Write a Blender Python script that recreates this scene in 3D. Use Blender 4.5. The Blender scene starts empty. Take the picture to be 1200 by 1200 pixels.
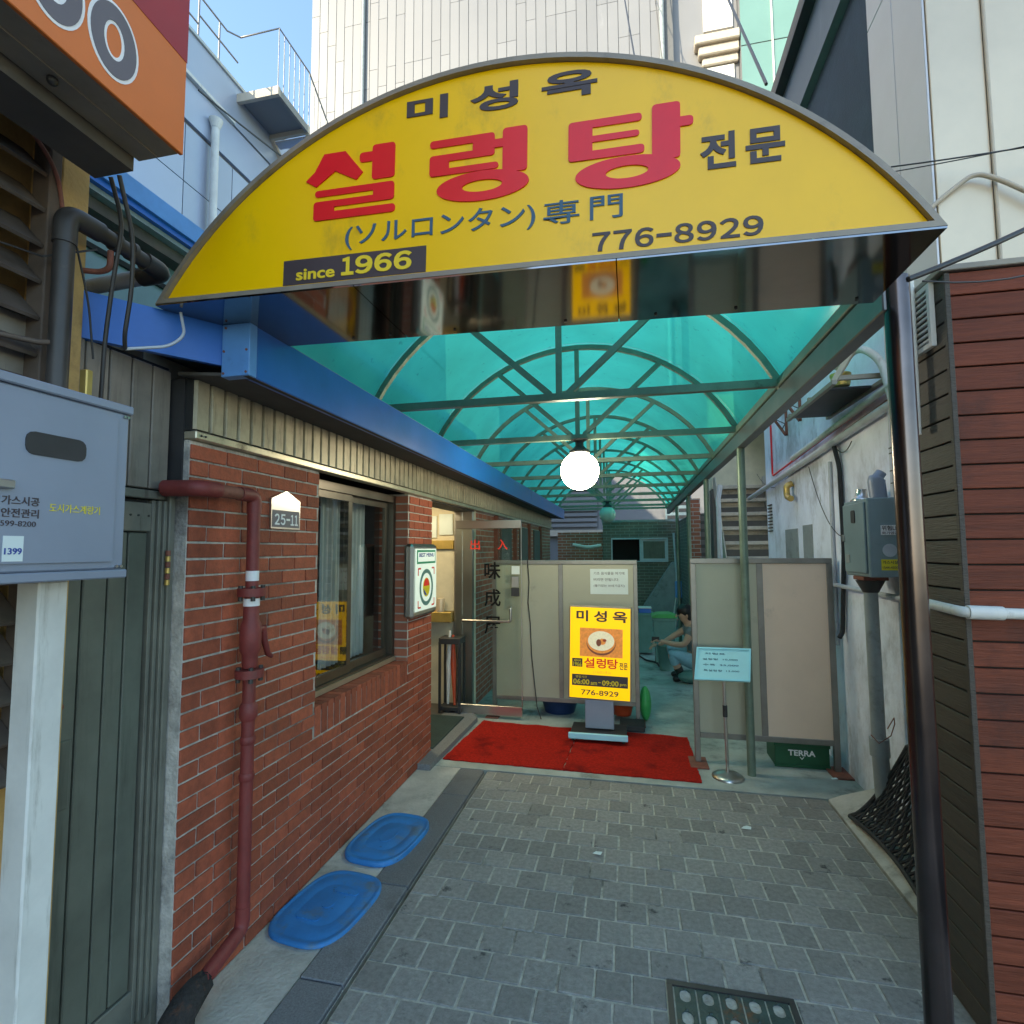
import bpy, bmesh, math, random
from mathutils import Vector, Matrix
random.seed(7)
S = bpy.context.scene
COL = S.collection
R = math.radians

# ------------------------------------------------------------------ camera
cam_d = bpy.data.cameras.new('camera')
cam = bpy.data.objects.new('camera', cam_d)
COL.objects.link(cam)
cam_d.sensor_width = 36.0
cam_d.lens = 18.9
cam_d.clip_start = 0.02
cam_d.clip_end = 2000
YAW, PITCH, ROLL = R(12.306), R(4.0), R(0.3)
fw = Vector((-math.sin(YAW) * math.cos(PITCH), math.cos(YAW) * math.cos(PITCH), math.sin(PITCH)))
rt = Vector((math.cos(YAW), math.sin(YAW), 0))
up = rt.cross(fw)
rt2 = math.cos(ROLL) * rt - math.sin(ROLL) * up
up2 = math.sin(ROLL) * rt + math.cos(ROLL) * up
cam.matrix_world = Matrix(((rt2.x, up2.x, -fw.x, 0), (rt2.y, up2.y, -fw.y, 0), (rt2.z, up2.z, -fw.z, 1.62), (0, 0, 0, 1)))
S.camera = cam

# ------------------------------------------------------------------ world, sun, exposure
SUN_DIR = Vector((-0.53, -0.67, 0.515)).normalized()      # towards the sun
wd = bpy.data.worlds.new('World')
S.world = wd
wd.use_nodes = True
nt = wd.node_tree
sky = nt.nodes.new('ShaderNodeTexSky')
sky.sky_type = 'NISHITA'
sky.sun_disc = False
sky.sun_elevation = math.asin(SUN_DIR.z)
sky.sun_rotation = math.atan2(SUN_DIR.x, SUN_DIR.y) % (2 * math.pi)
sky.air_density = 1.0
sky.dust_density = 0.3
sky.ozone_density = 4.0
bg = nt.nodes['Background']
bg.inputs['Strength'].default_value = 0.15
nt.links.new(sky.outputs['Color'], bg.inputs['Color'])
sun_d = bpy.data.lights.new('sun', 'SUN')
sun_d.energy = 2.0
sun_d.angle = R(0.5)
sun_d.color = (1.0, 0.93, 0.82)
sun = bpy.data.objects.new('sun', sun_d)
COL.objects.link(sun)
sun.rotation_euler = SUN_DIR.to_track_quat('Z', 'Y').to_euler()
S.view_settings.view_transform = 'Standard'
S.view_settings.look = 'None'
S.view_settings.exposure = 2.0
S.view_settings.gamma = 1.0
S.view_settings.use_white_balance = True
S.view_settings.white_balance_temperature = 7700
S.view_settings.white_balance_tint = 4
S.cycles.max_bounces = 8
S.cycles.diffuse_bounces = 4
S.cycles.glossy_bounces = 4
S.cycles.transparent_max_bounces = 12
S.cycles.use_denoising = True
S.cycles.sample_clamp_indirect = 6.0

# ------------------------------------------------------------------ materials
MATS = {}
def M(name, col, rough=0.6, metal=0.0, var=0.15, scale=7.0, bump=0.0, bscale=80.0, grime=None, rand=0.0,
      stretch=None, spec=0.5, emit=None, spots=None):
    """Principled with world-space noise: tone variation, grime patches, per-object tone, fine bump."""
    m = bpy.data.materials.new(name)
    m.use_nodes = True
    n = m.node_tree.nodes; L = m.node_tree.links
    b = n['Principled BSDF']
    b.inputs['Roughness'].default_value = rough
    b.inputs['Metallic'].default_value = metal
    b.inputs['Specular IOR Level'].default_value = spec
    geo = n.new('ShaderNodeNewGeometry')
    vec = geo.outputs['Position']
    def mapped(sc):
        mp = n.new('ShaderNodeMapping')
        mp.inputs['Scale'].default_value = sc
        L.new(geo.outputs['Position'], mp.inputs['Vector'])
        return mp.outputs['Vector']
    if stretch: vec = mapped(stretch)
    nz = n.new('ShaderNodeTexNoise')
    nz.inputs['Scale'].default_value = scale
    nz.inputs['Detail'].default_value = 6
    nz.inputs['Roughness'].default_value = 0.65
    L.new(vec, nz.inputs['Vector'])
    mr = n.new('ShaderNodeMapRange')
    mr.inputs['From Min'].default_value = 0.3; mr.inputs['From Max'].default_value = 0.7
    mr.inputs['To Min'].default_value = 1 - var; mr.inputs['To Max'].default_value = 1 + var
    L.new(nz.outputs['Fac'], mr.inputs['Value'])
    fac = mr.outputs['Result']
    if rand:
        oi = n.new('ShaderNodeObjectInfo')
        m2 = n.new('ShaderNodeMapRange')
        m2.inputs['To Min'].default_value = 1 - rand; m2.inputs['To Max'].default_value = 1 + rand
        L.new(oi.outputs['Random'], m2.inputs['Value'])
        mu = n.new('ShaderNodeMath'); mu.operation = 'MULTIPLY'
        L.new(fac, mu.inputs[0]); L.new(m2.outputs['Result'], mu.inputs[1])
        fac = mu.outputs[0]
    mx = n.new('ShaderNodeVectorMath'); mx.operation = 'SCALE'
    mx.inputs[0].default_value = col[:3]
    L.new(fac, mx.inputs['Scale'])
    out = mx.outputs['Vector']
    for gi, g in enumerate([x for x in (grime, spots) if x]):
        gcol, lo, hi, gs = g[:4]
        nz2 = n.new('ShaderNodeTexNoise')
        nz2.inputs['Scale'].default_value = gs
        nz2.inputs['Detail'].default_value = 8
        nz2.inputs['Roughness'].default_value = 0.7
        L.new(mapped(g[4]) if len(g) > 4 else geo.outputs['Position'], nz2.inputs['Vector'])
        r2 = n.new('ShaderNodeMapRange')
        r2.interpolation_type = 'SMOOTHSTEP'
        r2.inputs['From Min'].default_value = lo; r2.inputs['From Max'].default_value = hi
        L.new(nz2.outputs['Fac'], r2.inputs['Value'])
        mc = n.new('ShaderNodeMix'); mc.data_type = 'RGBA'
        L.new(r2.outputs['Result'], mc.inputs['Factor'])
        L.new(out, mc.inputs['A'])
        mc.inputs['B'].default_value = (*gcol, 1)
        out = mc.outputs['Result']
    L.new(out, b.inputs['Base Color'])
    # roughness breakup
    rr = n.new('ShaderNodeMapRange')
    rr.inputs['From Min'].default_value = 0.3; rr.inputs['From Max'].default_value = 0.7
    rr.inputs['To Min'].default_value = max(0.02, rough * 0.92); rr.inputs['To Max'].default_value = min(1, rough * 1.1)
    L.new(nz.outputs['Fac'], rr.inputs['Value']); L.new(rr.outputs['Result'], b.inputs['Roughness'])
    if bump:
        nb = n.new('ShaderNodeTexNoise')
        nb.inputs['Scale'].default_value = bscale; nb.inputs['Detail'].default_value = 5
        L.new(vec, nb.inputs['Vector'])
        bp = n.new('ShaderNodeBump')
        bp.inputs['Strength'].default_value = min(1, bump); bp.inputs['Distance'].default_value = 0.01
        L.new(nb.outputs['Fac'], bp.inputs['Height']); L.new(bp.outputs['Normal'], b.inputs['Normal'])
    if emit:
        b.inputs['Emission Color'].default_value = (*emit[0], 1)
        b.inputs['Emission Strength'].default_value = emit[1]
    MATS[name] = m
    return m

def M_thin(name, tint, gloss=0.06, rough=0.0, translucent=None, tfac=0.0, var=0.0, fres=.8):
    """Thin sheet: clear part + optional diffusing part + fresnel gloss."""
    m = bpy.data.materials.new(name); m.use_nodes = True
    n = m.node_tree.nodes; L = m.node_tree.links
    n.remove(n['Principled BSDF'])
    out = n['Material Output']
    tr = n.new('ShaderNodeBsdfTransparent'); tr.inputs['Color'].default_value = (*tint, 1)
    cur = tr.outputs[0]
    if translucent:
        tl = n.new('ShaderNodeBsdfTranslucent'); tl.inputs['Color'].default_value = (*translucent, 1)
        if var:
            geo = n.new('ShaderNodeNewGeometry'); nz = n.new('ShaderNodeTexNoise')
            nz.inputs['Scale'].default_value = 2.2; nz.inputs['Detail'].default_value = 7
            L.new(geo.outputs['Position'], nz.inputs['Vector'])
            mr = n.new('ShaderNodeMapRange')
            mr.inputs['From Min'].default_value = .3; mr.inputs['From Max'].default_value = .7
            mr.inputs['To Min'].default_value = 1 - var; mr.inputs['To Max'].default_value = 1 + var * .3
            L.new(nz.outputs['Fac'], mr.inputs['Value'])
            sc = n.new('ShaderNodeVectorMath'); sc.operation = 'SCALE'; sc.inputs[0].default_value = translucent
            n2 = n.new('ShaderNodeTexNoise'); n2.inputs['Scale'].default_value = 17; n2.inputs['Detail'].default_value = 9; n2.inputs['Roughness'].default_value = .75
            L.new(geo.outputs['Position'], n2.inputs['Vector'])
            m2 = n.new('ShaderNodeMapRange'); m2.inputs['From Min'].default_value = .60; m2.inputs['From Max'].default_value = .70
            m2.inputs['To Min'].default_value = 1.0; m2.inputs['To Max'].default_value = .45
            L.new(n2.outputs['Fac'], m2.inputs['Value'])
            mm = n.new('ShaderNodeMath'); mm.operation = 'MULTIPLY'
            L.new(mr.outputs['Result'], mm.inputs[0]); L.new(m2.outputs['Result'], mm.inputs[1])
            L.new(mm.outputs[0], sc.inputs['Scale']); L.new(sc.outputs['Vector'], tl.inputs['Color'])
        df = n.new('ShaderNodeBsdfDiffuse'); df.inputs['Color'].default_value = (*[c * .5 for c in translucent], 1)
        md = n.new('ShaderNodeMixShader'); md.inputs[0].default_value = .12
        L.new(tl.outputs[0], md.inputs[1]); L.new(df.outputs[0], md.inputs[2])
        mx = n.new('ShaderNodeMixShader'); mx.inputs[0].default_value = tfac
        L.new(cur, mx.inputs[1]); L.new(md.outputs[0], mx.inputs[2]); cur = mx.outputs[0]
    gl = n.new('ShaderNodeBsdfGlossy'); gl.inputs['Roughness'].default_value = rough
    lw = n.new('ShaderNodeLayerWeight'); lw.inputs['Blend'].default_value = .5
    pw = n.new('ShaderNodeMath'); pw.operation = 'POWER'; pw.inputs[1].default_value = 5
    L.new(lw.outputs['Facing'], pw.inputs[0])
    ml = n.new('ShaderNodeMath'); ml.operation = 'MULTIPLY'; ml.inputs[1].default_value = fres
    L.new(pw.outputs[0], ml.inputs[0])
    ad = n.new('ShaderNodeMath'); ad.operation = 'ADD'; ad.use_clamp = True
    ad.inputs[1].default_value = gloss
    L.new(ml.outputs[0], ad.inputs[0])
    mg = n.new('ShaderNodeMixShader')
    L.new(ad.outputs[0], mg.inputs[0]); L.new(cur, mg.inputs[1]); L.new(gl.outputs[0], mg.inputs[2])
    L.new(mg.outputs[0], out.inputs['Surface'])
    MATS[name] = m
    return m

def M_tex_brick(name, c1, c2, mortar, bw, bh, axis, rough=.8):
    """Brick pattern for walls too far off to pick bricks apart."""
    m = bpy.data.materials.new(name); m.use_nodes = True
    n = m.node_tree.nodes; L = m.node_tree.links
    b = n['Principled BSDF']; b.inputs['Roughness'].default_value = rough
    geo = n.new('ShaderNodeNewGeometry'); sp = n.new('ShaderNodeSeparateXYZ'); cb = n.new('ShaderNodeCombineXYZ')
    L.new(geo.outputs['Position'], sp.inputs[0])
    L.new(sp.outputs[axis], cb.inputs['X']); L.new(sp.outputs['Z'], cb.inputs['Y'])
    t = n.new('ShaderNodeTexBrick')
    t.inputs['Color1'].default_value = (*c1, 1); t.inputs['Color2'].default_value = (*c2, 1); t.inputs['Mortar'].default_value = (*mortar, 1)
    t.inputs['Scale'].default_value = 1; t.inputs['Mortar Size'].default_value = .006
    t.inputs['Brick Width'].default_value = bw; t.inputs['Row Height'].default_value = bh
    L.new(cb.outputs[0], t.inputs['Vector'])
    nz = n.new('ShaderNodeTexNoise'); nz.inputs['Scale'].default_value = 3; nz.inputs['Detail'].default_value = 8
    L.new(geo.outputs['Position'], nz.inputs['Vector'])
    mr = n.new('ShaderNodeMapRange'); mr.inputs['To Min'].default_value = .55; mr.inputs['To Max'].default_value = 1.4
    L.new(nz.outputs['Fac'], mr.inputs['Value'])
    sc = n.new('ShaderNodeVectorMath'); sc.operation = 'SCALE'
    L.new(t.outputs['Color'], sc.inputs[0]); L.new(mr.outputs['Result'], sc.inputs['Scale'])
    L.new(sc.outputs['Vector'], b.inputs['Base Color'])
    bp = n.new('ShaderNodeBump'); bp.inputs['Strength'].default_value = .6; bp.inputs['Distance'].default_value = .006; bp.invert = True
    L.new(t.outputs['Fac'], bp.inputs['Height']); L.new(bp.outputs['Normal'], b.inputs['Normal'])
    MATS[name] = m
    return m

V3 = lambda a, b, c: (a, b, c)
M('asphalt', (.06, .06, .062), .9, var=.3, bump=.5)
M('concrete', (.48, .46, .41), .85, var=.25, scale=4, bump=.5, bscale=60, grime=((.16, .16, .14), .5, .72, 2.5), spots=((.55, .54, .5), .62, .75, 14))
M('floor_concrete', (.36, .40, .37), .75, var=.3, scale=3, bump=.4, bscale=40, grime=((.12, .14, .13), .5, .7, 1.8), spots=((.42, .44, .42), .6, .72, 6))
M('granite', (.17, .175, .18), .7, var=.35, scale=140, bump=.2, grime=((.09, .09, .09), .5, .75, 3), rand=.12)
M('paver', (.265, .255, .235), .8, var=.25, scale=45, bump=.55, bscale=150, rand=.16, grime=((.035, .038, .04), .60, .70, 6.0), spots=((.42, .43, .42), .68, .73, 38))
M('bedding', (.46, .44, .38), .95, var=.3, scale=30, bump=.5, grime=((.10, .10, .09), .5, .68, 2.4))
M('brick', (.34, .078, .038), .75, var=.25, scale=30, bump=.35, bscale=120, rand=.24, grime=((.13, .05, .035), .55, .8, 3.5))
M('mortar', (.52, .49, .44), .95, var=.25, scale=25, bump=.6, grime=((.15, .14, .13), .45, .7, 3))
M_tex_brick('brick_far', (.40, .13, .07), (.32, .10, .06), (.38, .35, .3), .184, .0612, 'Y')
M_tex_brick('brick_back', (.2, .16, .12), (.15, .13, .1), (.27, .26, .22), .2, .065, 'X')
M_tex_brick('brick_back_side', (.13, .14, .12), (.1, .11, .1), (.2, .2, .18), .2, .065, 'Y')
M('blue_paint', (.010, .13, .50), .35, var=.12, scale=4, grime=((.02, .07, .2), .58, .8, 3), spec=.5)
M('blue_light', (.10, .30, .66), .4, var=.12, scale=5, grime=((.05, .15, .35), .6, .8, 9))
M('dark_gap', (.018, .018, .018), .9)
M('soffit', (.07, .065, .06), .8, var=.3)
M('rib_metal', (.36, .32, .23), .42, metal=.35, var=.2, scale=10, grime=((.10, .085, .06), .5, .75, 5, (6, 6, .8)), rand=.08)
M('trim_metal', (.50, .45, .34), .35, metal=.7, var=.15, grime=((.14, .12, .09), .58, .78, 8))
M('door_panel', (.115, .125, .098), .5, var=.2, scale=5, grime=((.06, .065, .05), .5, .75, 3, (5, 5, .5)), rand=.07)
M('door_frame', (.16, .16, .13), .5, var=.2, grime=((.07, .06, .05), .55, .75, 6, (5, 5, .6)))
M('wall_strip', (.24, .21, .175), .55, var=.2, grime=((.1, .08, .06), .5, .78, 4, (6, 6, .5)), rand=.1)
M('bronze', (.12, .105, .085), .35, metal=.7, var=.15)
M('steel', (.56, .55, .53), .30, metal=1.0, var=.06, scale=2)
M('mirror_steel', (.30, .29, .285), .07, metal=1.0, var=.12, scale=3)
M('post_steel', (.13, .105, .10), .24, metal=1.0, var=.2, scale=5, grime=((.14, .1, .085), .56, .75, 6))
M('beam_steel', (.17, .165, .16), .4, metal=.6, var=.2, scale=8)
M('green_steel', (.16, .22, .17), .45, metal=.35, var=.2, scale=8, grime=((.09, .09, .06), .58, .78, 12))
M('rust', (.22, .075, .05), .7, var=.3, scale=20, bump=.2)
M('red_pipe', (.20, .032, .028), .55, var=.22, scale=14, bump=.15, grime=((.10, .045, .035), .52, .75, 7), spots=((.5, .22, .04), .74, .78, 9))
M('yellow_sign', (.95, .54, .006), .32, var=.05, scale=2.5, grime=((.62, .36, .02), .54, .76, 4, (1, 1, .6)), spots=((.36, .22, .05), .70, .76, 22, (1, 1, .5)))
M('red_letter', (.80, .006, .014), .35, var=.06)
M('ink', (.055, .04, .045), .5, var=.1)
M('ink_black', (.006, .006, .006), .6, var=.05, spec=.2)
M('ink_blue', (.03, .10, .17), .5, var=.1)
M('ink_yellow', (.85, .60, .03), .5, var=.05)
M('white_print', (.8, .8, .8), .5, var=.05)
M('carpet', (.50, .022, .014), 1.0, var=.35, scale=60, bump=1.0, bscale=260, grime=((.22, .012, .01), .5, .7, 3), spec=.1)
M('blue_plastic', (.016, .20, .50), .5, var=.18, scale=6, bump=.12, bscale=90, grime=((.09, .17, .24), .50, .72, 7), spots=((.03, .09, .16), .62, .70, 16), spec=.4)
M('cabinet_grey', (.27, .31, .385), .42, metal=.2, var=.06, scale=3, grime=((.30, .31, .34), .6, .8, 3))
M('cabinet_teal', (.20, .28, .30), .5, metal=.1, var=.1, scale=4, grime=((.14, .2, .22), .55, .8, 6))
M('grey_paint', (.28, .31, .31), .55, var=.15, grime=((.14, .15, .14), .5, .75, 6))
M('white_paint', (.66, .65, .60), .6, var=.12, scale=5, grime=((.4, .38, .33), .55, .75, 5, (6, 6, .6)))
M('whitewash', (.80, .85, .95), .85, var=.16, scale=2.2, bump=.5, bscale=18, grime=((.48, .50, .54), .50, .66, 1.7, (1, 1, .55)), spots=((.20, .19, .18), .66, .74, 4, (1.5, 1.5, .35)))
M('plank_shaded', (.065, .05, .036), .6, var=.3, scale=16, bump=.35, bscale=70, stretch=(1, .25, 3), rand=.2, grime=((.03, .035, .028), .5, .8, 2))  # shaded copy of the plank tone, for the side face
M('plank_lit', (.165, .042, .022), .55, var=.28, scale=16, bump=.3, bscale=70, stretch=(.25, 1, 3), rand=.16, grime=((.09, .03, .02), .52, .75, 3), spec=.2)  # lit copy of the plank tone, for the front face
M('black_metal', (.03, .03, .032), .5, var=.2)
M('black_rubber', (.028, .029, .03), .65, var=.3, bump=.2)
M('black_pipe', (.04, .037, .036), .45, var=.3, grime=((.12, .1, .08), .6, .75, 10))
M('pale_pipe', (.48, .52, .56), .5, var=.12, grime=((.3, .3, .3), .55, .75, 8))
M('cream_panel', (.66, .53, .38), .34, metal=.35, var=.12, scale=.9)
M('pearl_panel', (.56, .52, .50), .34, metal=.35, var=.10, scale=.9)
M('slate_wall', (.085, .088, .095), .8, var=.25, scale=3, bump=.3, grime=((.08, .08, .085), .5, .7, 2.5, (1, 1, .4)))
M('white_panel', (.20, .197, .20), .5, var=.05, scale=.3, rand=.06, grime=((.45, .44, .43), .6, .8, .5, (1, 1, .2)))
M('joint', (.16, .16, .165), .8)
M('joint_pale', (.13, .13, .13), .8)
M('blue_grey_panel', (.40, .45, .55), .3, metal=.25, var=.06, scale=.5, rand=.05)
M('teal_glass_wall', (.15, .27, .235), .25, metal=0.0, var=.06, scale=.6, rand=.05)
M('yellow_wall', (.52, .33, .12), .8, var=.18, scale=5, bump=.3, grime=((.28, .17, .07), .55, .75, 4))
M('louver', (.10, .075, .06), .75, var=.35, scale=8, grime=((.14, .09, .06), .55, .75, 6), rand=.15)
M('orange_sign', (.66, .165, .035), .45, var=.06, scale=4, grime=((.45, .13, .04), .62, .8, 5, (3, 3, 1)))
M('maroon_sign', (.34, .018, .028), .45, var=.06)
M('sign_grey', (.13, .12, .14), .5, var=.08)
M('beige_metal', (.27, .235, .19), .5, metal=.2, var=.18, scale=6, grime=((.14, .12, .1), .56, .76, 7))
M('screen_panel', (.40, .39, .30), .42, metal=.15, var=.06, scale=2, bump=.05, bscale=3, grime=((.24, .23, .19), .60, .80, 2.2), spots=((.2, .19, .16), .70, .74, 24))
M('screen_warm_reflection', (.80, .60, .46), .42, metal=.15, var=.06, scale=2, bump=.05, bscale=3, grime=((.42, .32, .25), .60, .80, 2.2), spots=((.3, .24, .2), .70, .74, 24))  # warm reflected light put into the sheet colour
M('screen_frame', (.26, .25, .235), .38, metal=.7, var=.15)
M('paper', (.68, .76, .74), .8, var=.04)
M('menu_board', (.42, .78, .80), .4, var=.04)  # teal light from the canopy is mixed into this board colour
M('crate_green', (.006, .085, .035), .45, var=.15)
M('bin_teal', (.10, .24, .22), .5, var=.12)
M('bin_green', (.03, .34, .09), .45, var=.12)
M('tub_blue', (.01, .03, .10), .45, var=.12)
M('bowl_red', (.55, .07, .02), .45, var=.1)
M('skin', (.52, .31, .22), .55, var=.06)
M('hair', (.012, .010, .010), .5, var=.2)
M('shirt', (.17, .20, .21), .9, var=.15, bump=.3)
M('jeans', (.22, .42, .52), .9, var=.18, bump=.3)
M('boot', (.012, .012, .012), .4, var=.1)
M('cream_inside', (.62, .56, .42), .8, var=.1)
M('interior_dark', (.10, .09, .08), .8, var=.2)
M('mat_green', (.03, .05, .045), .95, var=.3, bump=.6)
M('curtain', (.52, .54, .53), .9, var=.1, scale=3)
M('stair_wood', (.46, .41, .34), .8, var=.25, scale=8, bump=.3, grime=((.14, .12, .1), .5, .75, 4))
M('stone_beige', (.50, .42, .33), .7, var=.12)
M('lamp_glow', (.9, .88, .82), .4, emit=((1.0, .93, .80), 12.0))
M('lamp_off', (.42, .58, .52), .25, var=.05)
M('ceiling_lamp', (.9, .9, .85), .4, emit=((1.0, .86, .62), 6.0))
M('lightbox_yellow', (.85, .52, .008), .4, var=.03, emit=((1.0, .52, .002), .22))
M('lightbox_white', (.75, .80, .78), .4, var=.03, emit=((.75, .95, .88), .10))
M('print_orange', (.72, .25, .06), .5, var=.25, scale=40, emit=((1.0, .35, .06), .08))
M('print_soup', (.78, .72, .55), .5, var=.12, scale=60, emit=((1.0, .9, .6), .08))
M('print_meat', (.35, .10, .05), .5, var=.3, scale=90)
M('print_red', (.62, .03, .02), .5, var=.05, emit=((.9, .03, .0), .05))
M('print_green', (.02, .30, .16), .5, var=.05)
M('print_blue', (.03, .07, .32), .5, var=.05)
M('sticker_yellow', (.75, .62, .03), .5, var=.08)
M('brass', (.55, .38, .12), .4, metal=.6, var=.2)
M('cyan_plastic_and_reflection', (.35, .75, .82), .35, var=.05)
M_thin('glass', (.90, .94, .92), gloss=.16)
M_thin('glass_door', (.84, .90, .87), gloss=.03)
M_thin('canopy_teal', (.10, .86, .72), gloss=.02, rough=.12, translucent=(.06, .95, .68), tfac=.80, var=.22, fres=.15)
# ------------------------------------------------------------------ mesh helpers
WLOC = {}
def wl(o): return WLOC.get(o.name, Vector((0, 0, 0))) if o else Vector((0, 0, 0))

def tag(o, label=None, cat=None, group=None, kind=None):
    if label: o['label'] = label
    if cat: o['category'] = cat
    if group: o['group'] = group
    if kind: o['kind'] = kind
    return o

def thing(name, label, cat, loc=(0, 0, 0), group=None, parent=None):
    o = bpy.data.objects.new(name, None)
    o.empty_display_size = .1
    COL.objects.link(o)
    o.location = Vector(loc) - wl(parent)
    if parent: o.parent = parent
    WLOC[o.name] = Vector(loc)
    return tag(o, label, cat, group)

def link_mesh(name, me, parent=None, loc=(0, 0, 0), mat=None):
    o = bpy.data.objects.new(name, me)
    COL.objects.link(o)
    if parent: o.parent = parent
    o.location = Vector(loc) - wl(parent)
    WLOC[o.name] = Vector(loc)
    if mat and not me.materials: me.materials.append(MATS[mat])
    return o

class MB:
    def __init__(s): s.v = []; s.f = []; s.sm = []
    def add(s, vs, fs, smooth=False):
        o = len(s.v); s.v += [Vector(x) for x in vs]
        for f in fs: s.f.append([i + o for i in f]); s.sm.append(smooth)
        return s
    def box(s, x0, x1, y0, y1, z0, z1, c=0.0):
        if x0 > x1: x0, x1 = x1, x0
        if y0 > y1: y0, y1 = y1, y0
        if z0 > z1: z0, z1 = z1, z0
        if not c:
            vs = [(x, y, z) for z in (z0, z1) for y in (y0, y1) for x in (x0, x1)]
            return s.add(vs, [(0, 2, 3, 1), (4, 5, 7, 6), (0, 1, 5, 4), (2, 6, 7, 3), (0, 4, 6, 2), (1, 3, 7, 5)])
        bm = bmesh.new(); bmesh.ops.create_cube(bm, size=1)
        for v in bm.verts:
            v.co = Vector(((x0 + x1) / 2 + v.co.x * (x1 - x0), (y0 + y1) / 2 + v.co.y * (y1 - y0), (z0 + z1) / 2 + v.co.z * (z1 - z0)))
        c = min(c, .45 * min(x1 - x0, y1 - y0, z1 - z0))
        bmesh.ops.bevel(bm, geom=bm.edges[:], offset=c, segments=1, affect='EDGES')
        bm.verts.index_update()
        s.add([v.co.copy() for v in bm.verts], [[v.index for v in f.verts] for f in bm.faces]); bm.free()
        return s
    def tube(s, pts, r, n=10, closed=False, caps=True, smooth=None, rot=0.0):
        pts = [Vector(p) for p in pts]
        rs = r if isinstance(r, (list, tuple)) else [r] * len(pts)
        if smooth is None: smooth = n > 5
        N = len(pts); rings = []; ref = None
        for i, p in enumerate(pts):
            if closed: d = pts[(i + 1) % N] - pts[i - 1]
            elif i == 0: d = pts[1] - p
            elif i == N - 1: d = p - pts[i - 1]
            else: d = (pts[i + 1] - p).normalized() + (p - pts[i - 1]).normalized()
            d = d.normalized() if d.length > 1e-9 else Vector((0, 0, 1))
            if ref is None:
                ref = Vector((0, 0, 1)) if abs(d.z) < .9 else Vector((1, 0, 0))
            a = (ref - d * ref.dot(d)).normalized(); b = d.cross(a); ref = a
            k = 1.0
            if 0 < i < N - 1 and n == 4:
                cs = (pts[i + 1] - p).normalized().dot((p - pts[i - 1]).normalized()); k = 1 / max(.5, math.sqrt((1 + cs) / 2))
            rings.append([p + (a * math.cos(rot + 2 * math.pi * j / n) + b * math.sin(rot + 2 * math.pi * j / n)) * rs[i] for j in range(n)])
        vs = [v for g in rings for v in g]; fs = []
        for i in range(N if closed else N - 1):
            k = (i + 1) % N
            for j in range(n):
                fs.append((i * n + j, i * n + (j + 1) % n, k * n + (j + 1) % n, k * n + j))
        s.add(vs, fs, smooth)
        if caps and not closed:
            s.add(rings[0], [list(range(n))[::-1]]); s.add(rings[-1], [list(range(n))])
        return s
    def sq(s, p0, p1, w): return s.tube([p0, p1], w * .7071, n=4, rot=math.pi / 4)
    def cyl(s, p0, p1, r, n=16): return s.tube([p0, p1], r, n=n)
    def ball(s, c, r, nu=20, nv=12, sz=(1, 1, 1)):
        vs = []; fs = []
        for i in range(nv + 1):
            t = math.pi * i / nv
            for j in range(nu):
                p = 2 * math.pi * j / nu
                vs.append((c[0] + r * sz[0] * math.sin(t) * math.cos(p), c[1] + r * sz[1] * math.sin(t) * math.sin(p), c[2] + r * sz[2] * math.cos(t)))
        for i in range(nv):
            for j in range(nu):
                fs.append((i * nu + j, (i + 1) * nu + j, (i + 1) * nu + (j + 1) % nu, i * nu + (j + 1) % nu))
        return s.add(vs, fs, True)
    def lathe(s, c, prof, n=24, sx=1.0, sy=1.0, smooth=True):
        vs = []; fs = []
        for r, z in prof:
            for j in range(n):
                a = 2 * math.pi * j / n
                vs.append((c[0] + r * sx * math.cos(a), c[1] + r * sy * math.sin(a), c[2] + z))
        for i in range(len(prof) - 1):
            for j in range(n):
                fs.append((i * n + j, i * n + (j + 1) % n, (i + 1) * n + (j + 1) % n, (i + 1) * n + j))
        s.add(vs, fs, smooth)
        s.add([vs[j] for j in range(n)], [list(range(n))[::-1]])
        s.add([vs[(len(prof) - 1) * n + j] for j in range(n)], [list(range(n))])
        return s
    def prism(s, poly, o, u, w, nrm, t):
        """polygon (2D) placed at o with axes u, w; thickness t along nrm."""
        o, u, w, nrm = Vector(o), Vector(u), Vector(w), Vector(nrm)
        a = [o + u * p[0] + w * p[1] for p in poly]; b = [p + nrm * t for p in a]; k = len(a)
        s.add(a + b, [list(range(k))[::-1], list(range(k, 2 * k))] + [(i, (i + 1) % k, k + (i + 1) % k, k + i) for i in range(k)])
        return s
    def xf(s, m):
        s.v = [m @ v for v in s.v]; return s
    def obj(s, name, mat, parent=None, origin=None, label=None, cat=None, group=None, kind=None):
        if origin is None:
            xs = [v.x for v in s.v]; ys = [v.y for v in s.v]; zs = [v.z for v in s.v]
            origin = Vector(((min(xs) + max(xs)) / 2, (min(ys) + max(ys)) / 2, min(zs)))
        origin = Vector(origin)
        me = bpy.data.meshes.new(name)
        me.from_pydata([v - origin for v in s.v], [], s.f)
        me.polygons.foreach_set('use_smooth', s.sm)
        bm = bmesh.new(); bm.from_mesh(me)
        bmesh.ops.recalc_face_normals(bm, faces=bm.faces[:]); bm.to_mesh(me); bm.free()
        me.materials.append(MATS[mat])
        o = link_mesh(name, me, parent, origin)
        return tag(o, label, cat, group, kind)

def B(name, mat, parent, x0, x1, y0, y1, z0, z1, c=0.0, **k):
    return MB().box(x0, x1, y0, y1, z0, z1, c).obj(name, mat, parent, **k)
def T(name, mat, parent, pts, r, n=10, **k):
    return MB().tube(pts, r, n).obj(name, mat, parent, **k)

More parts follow.
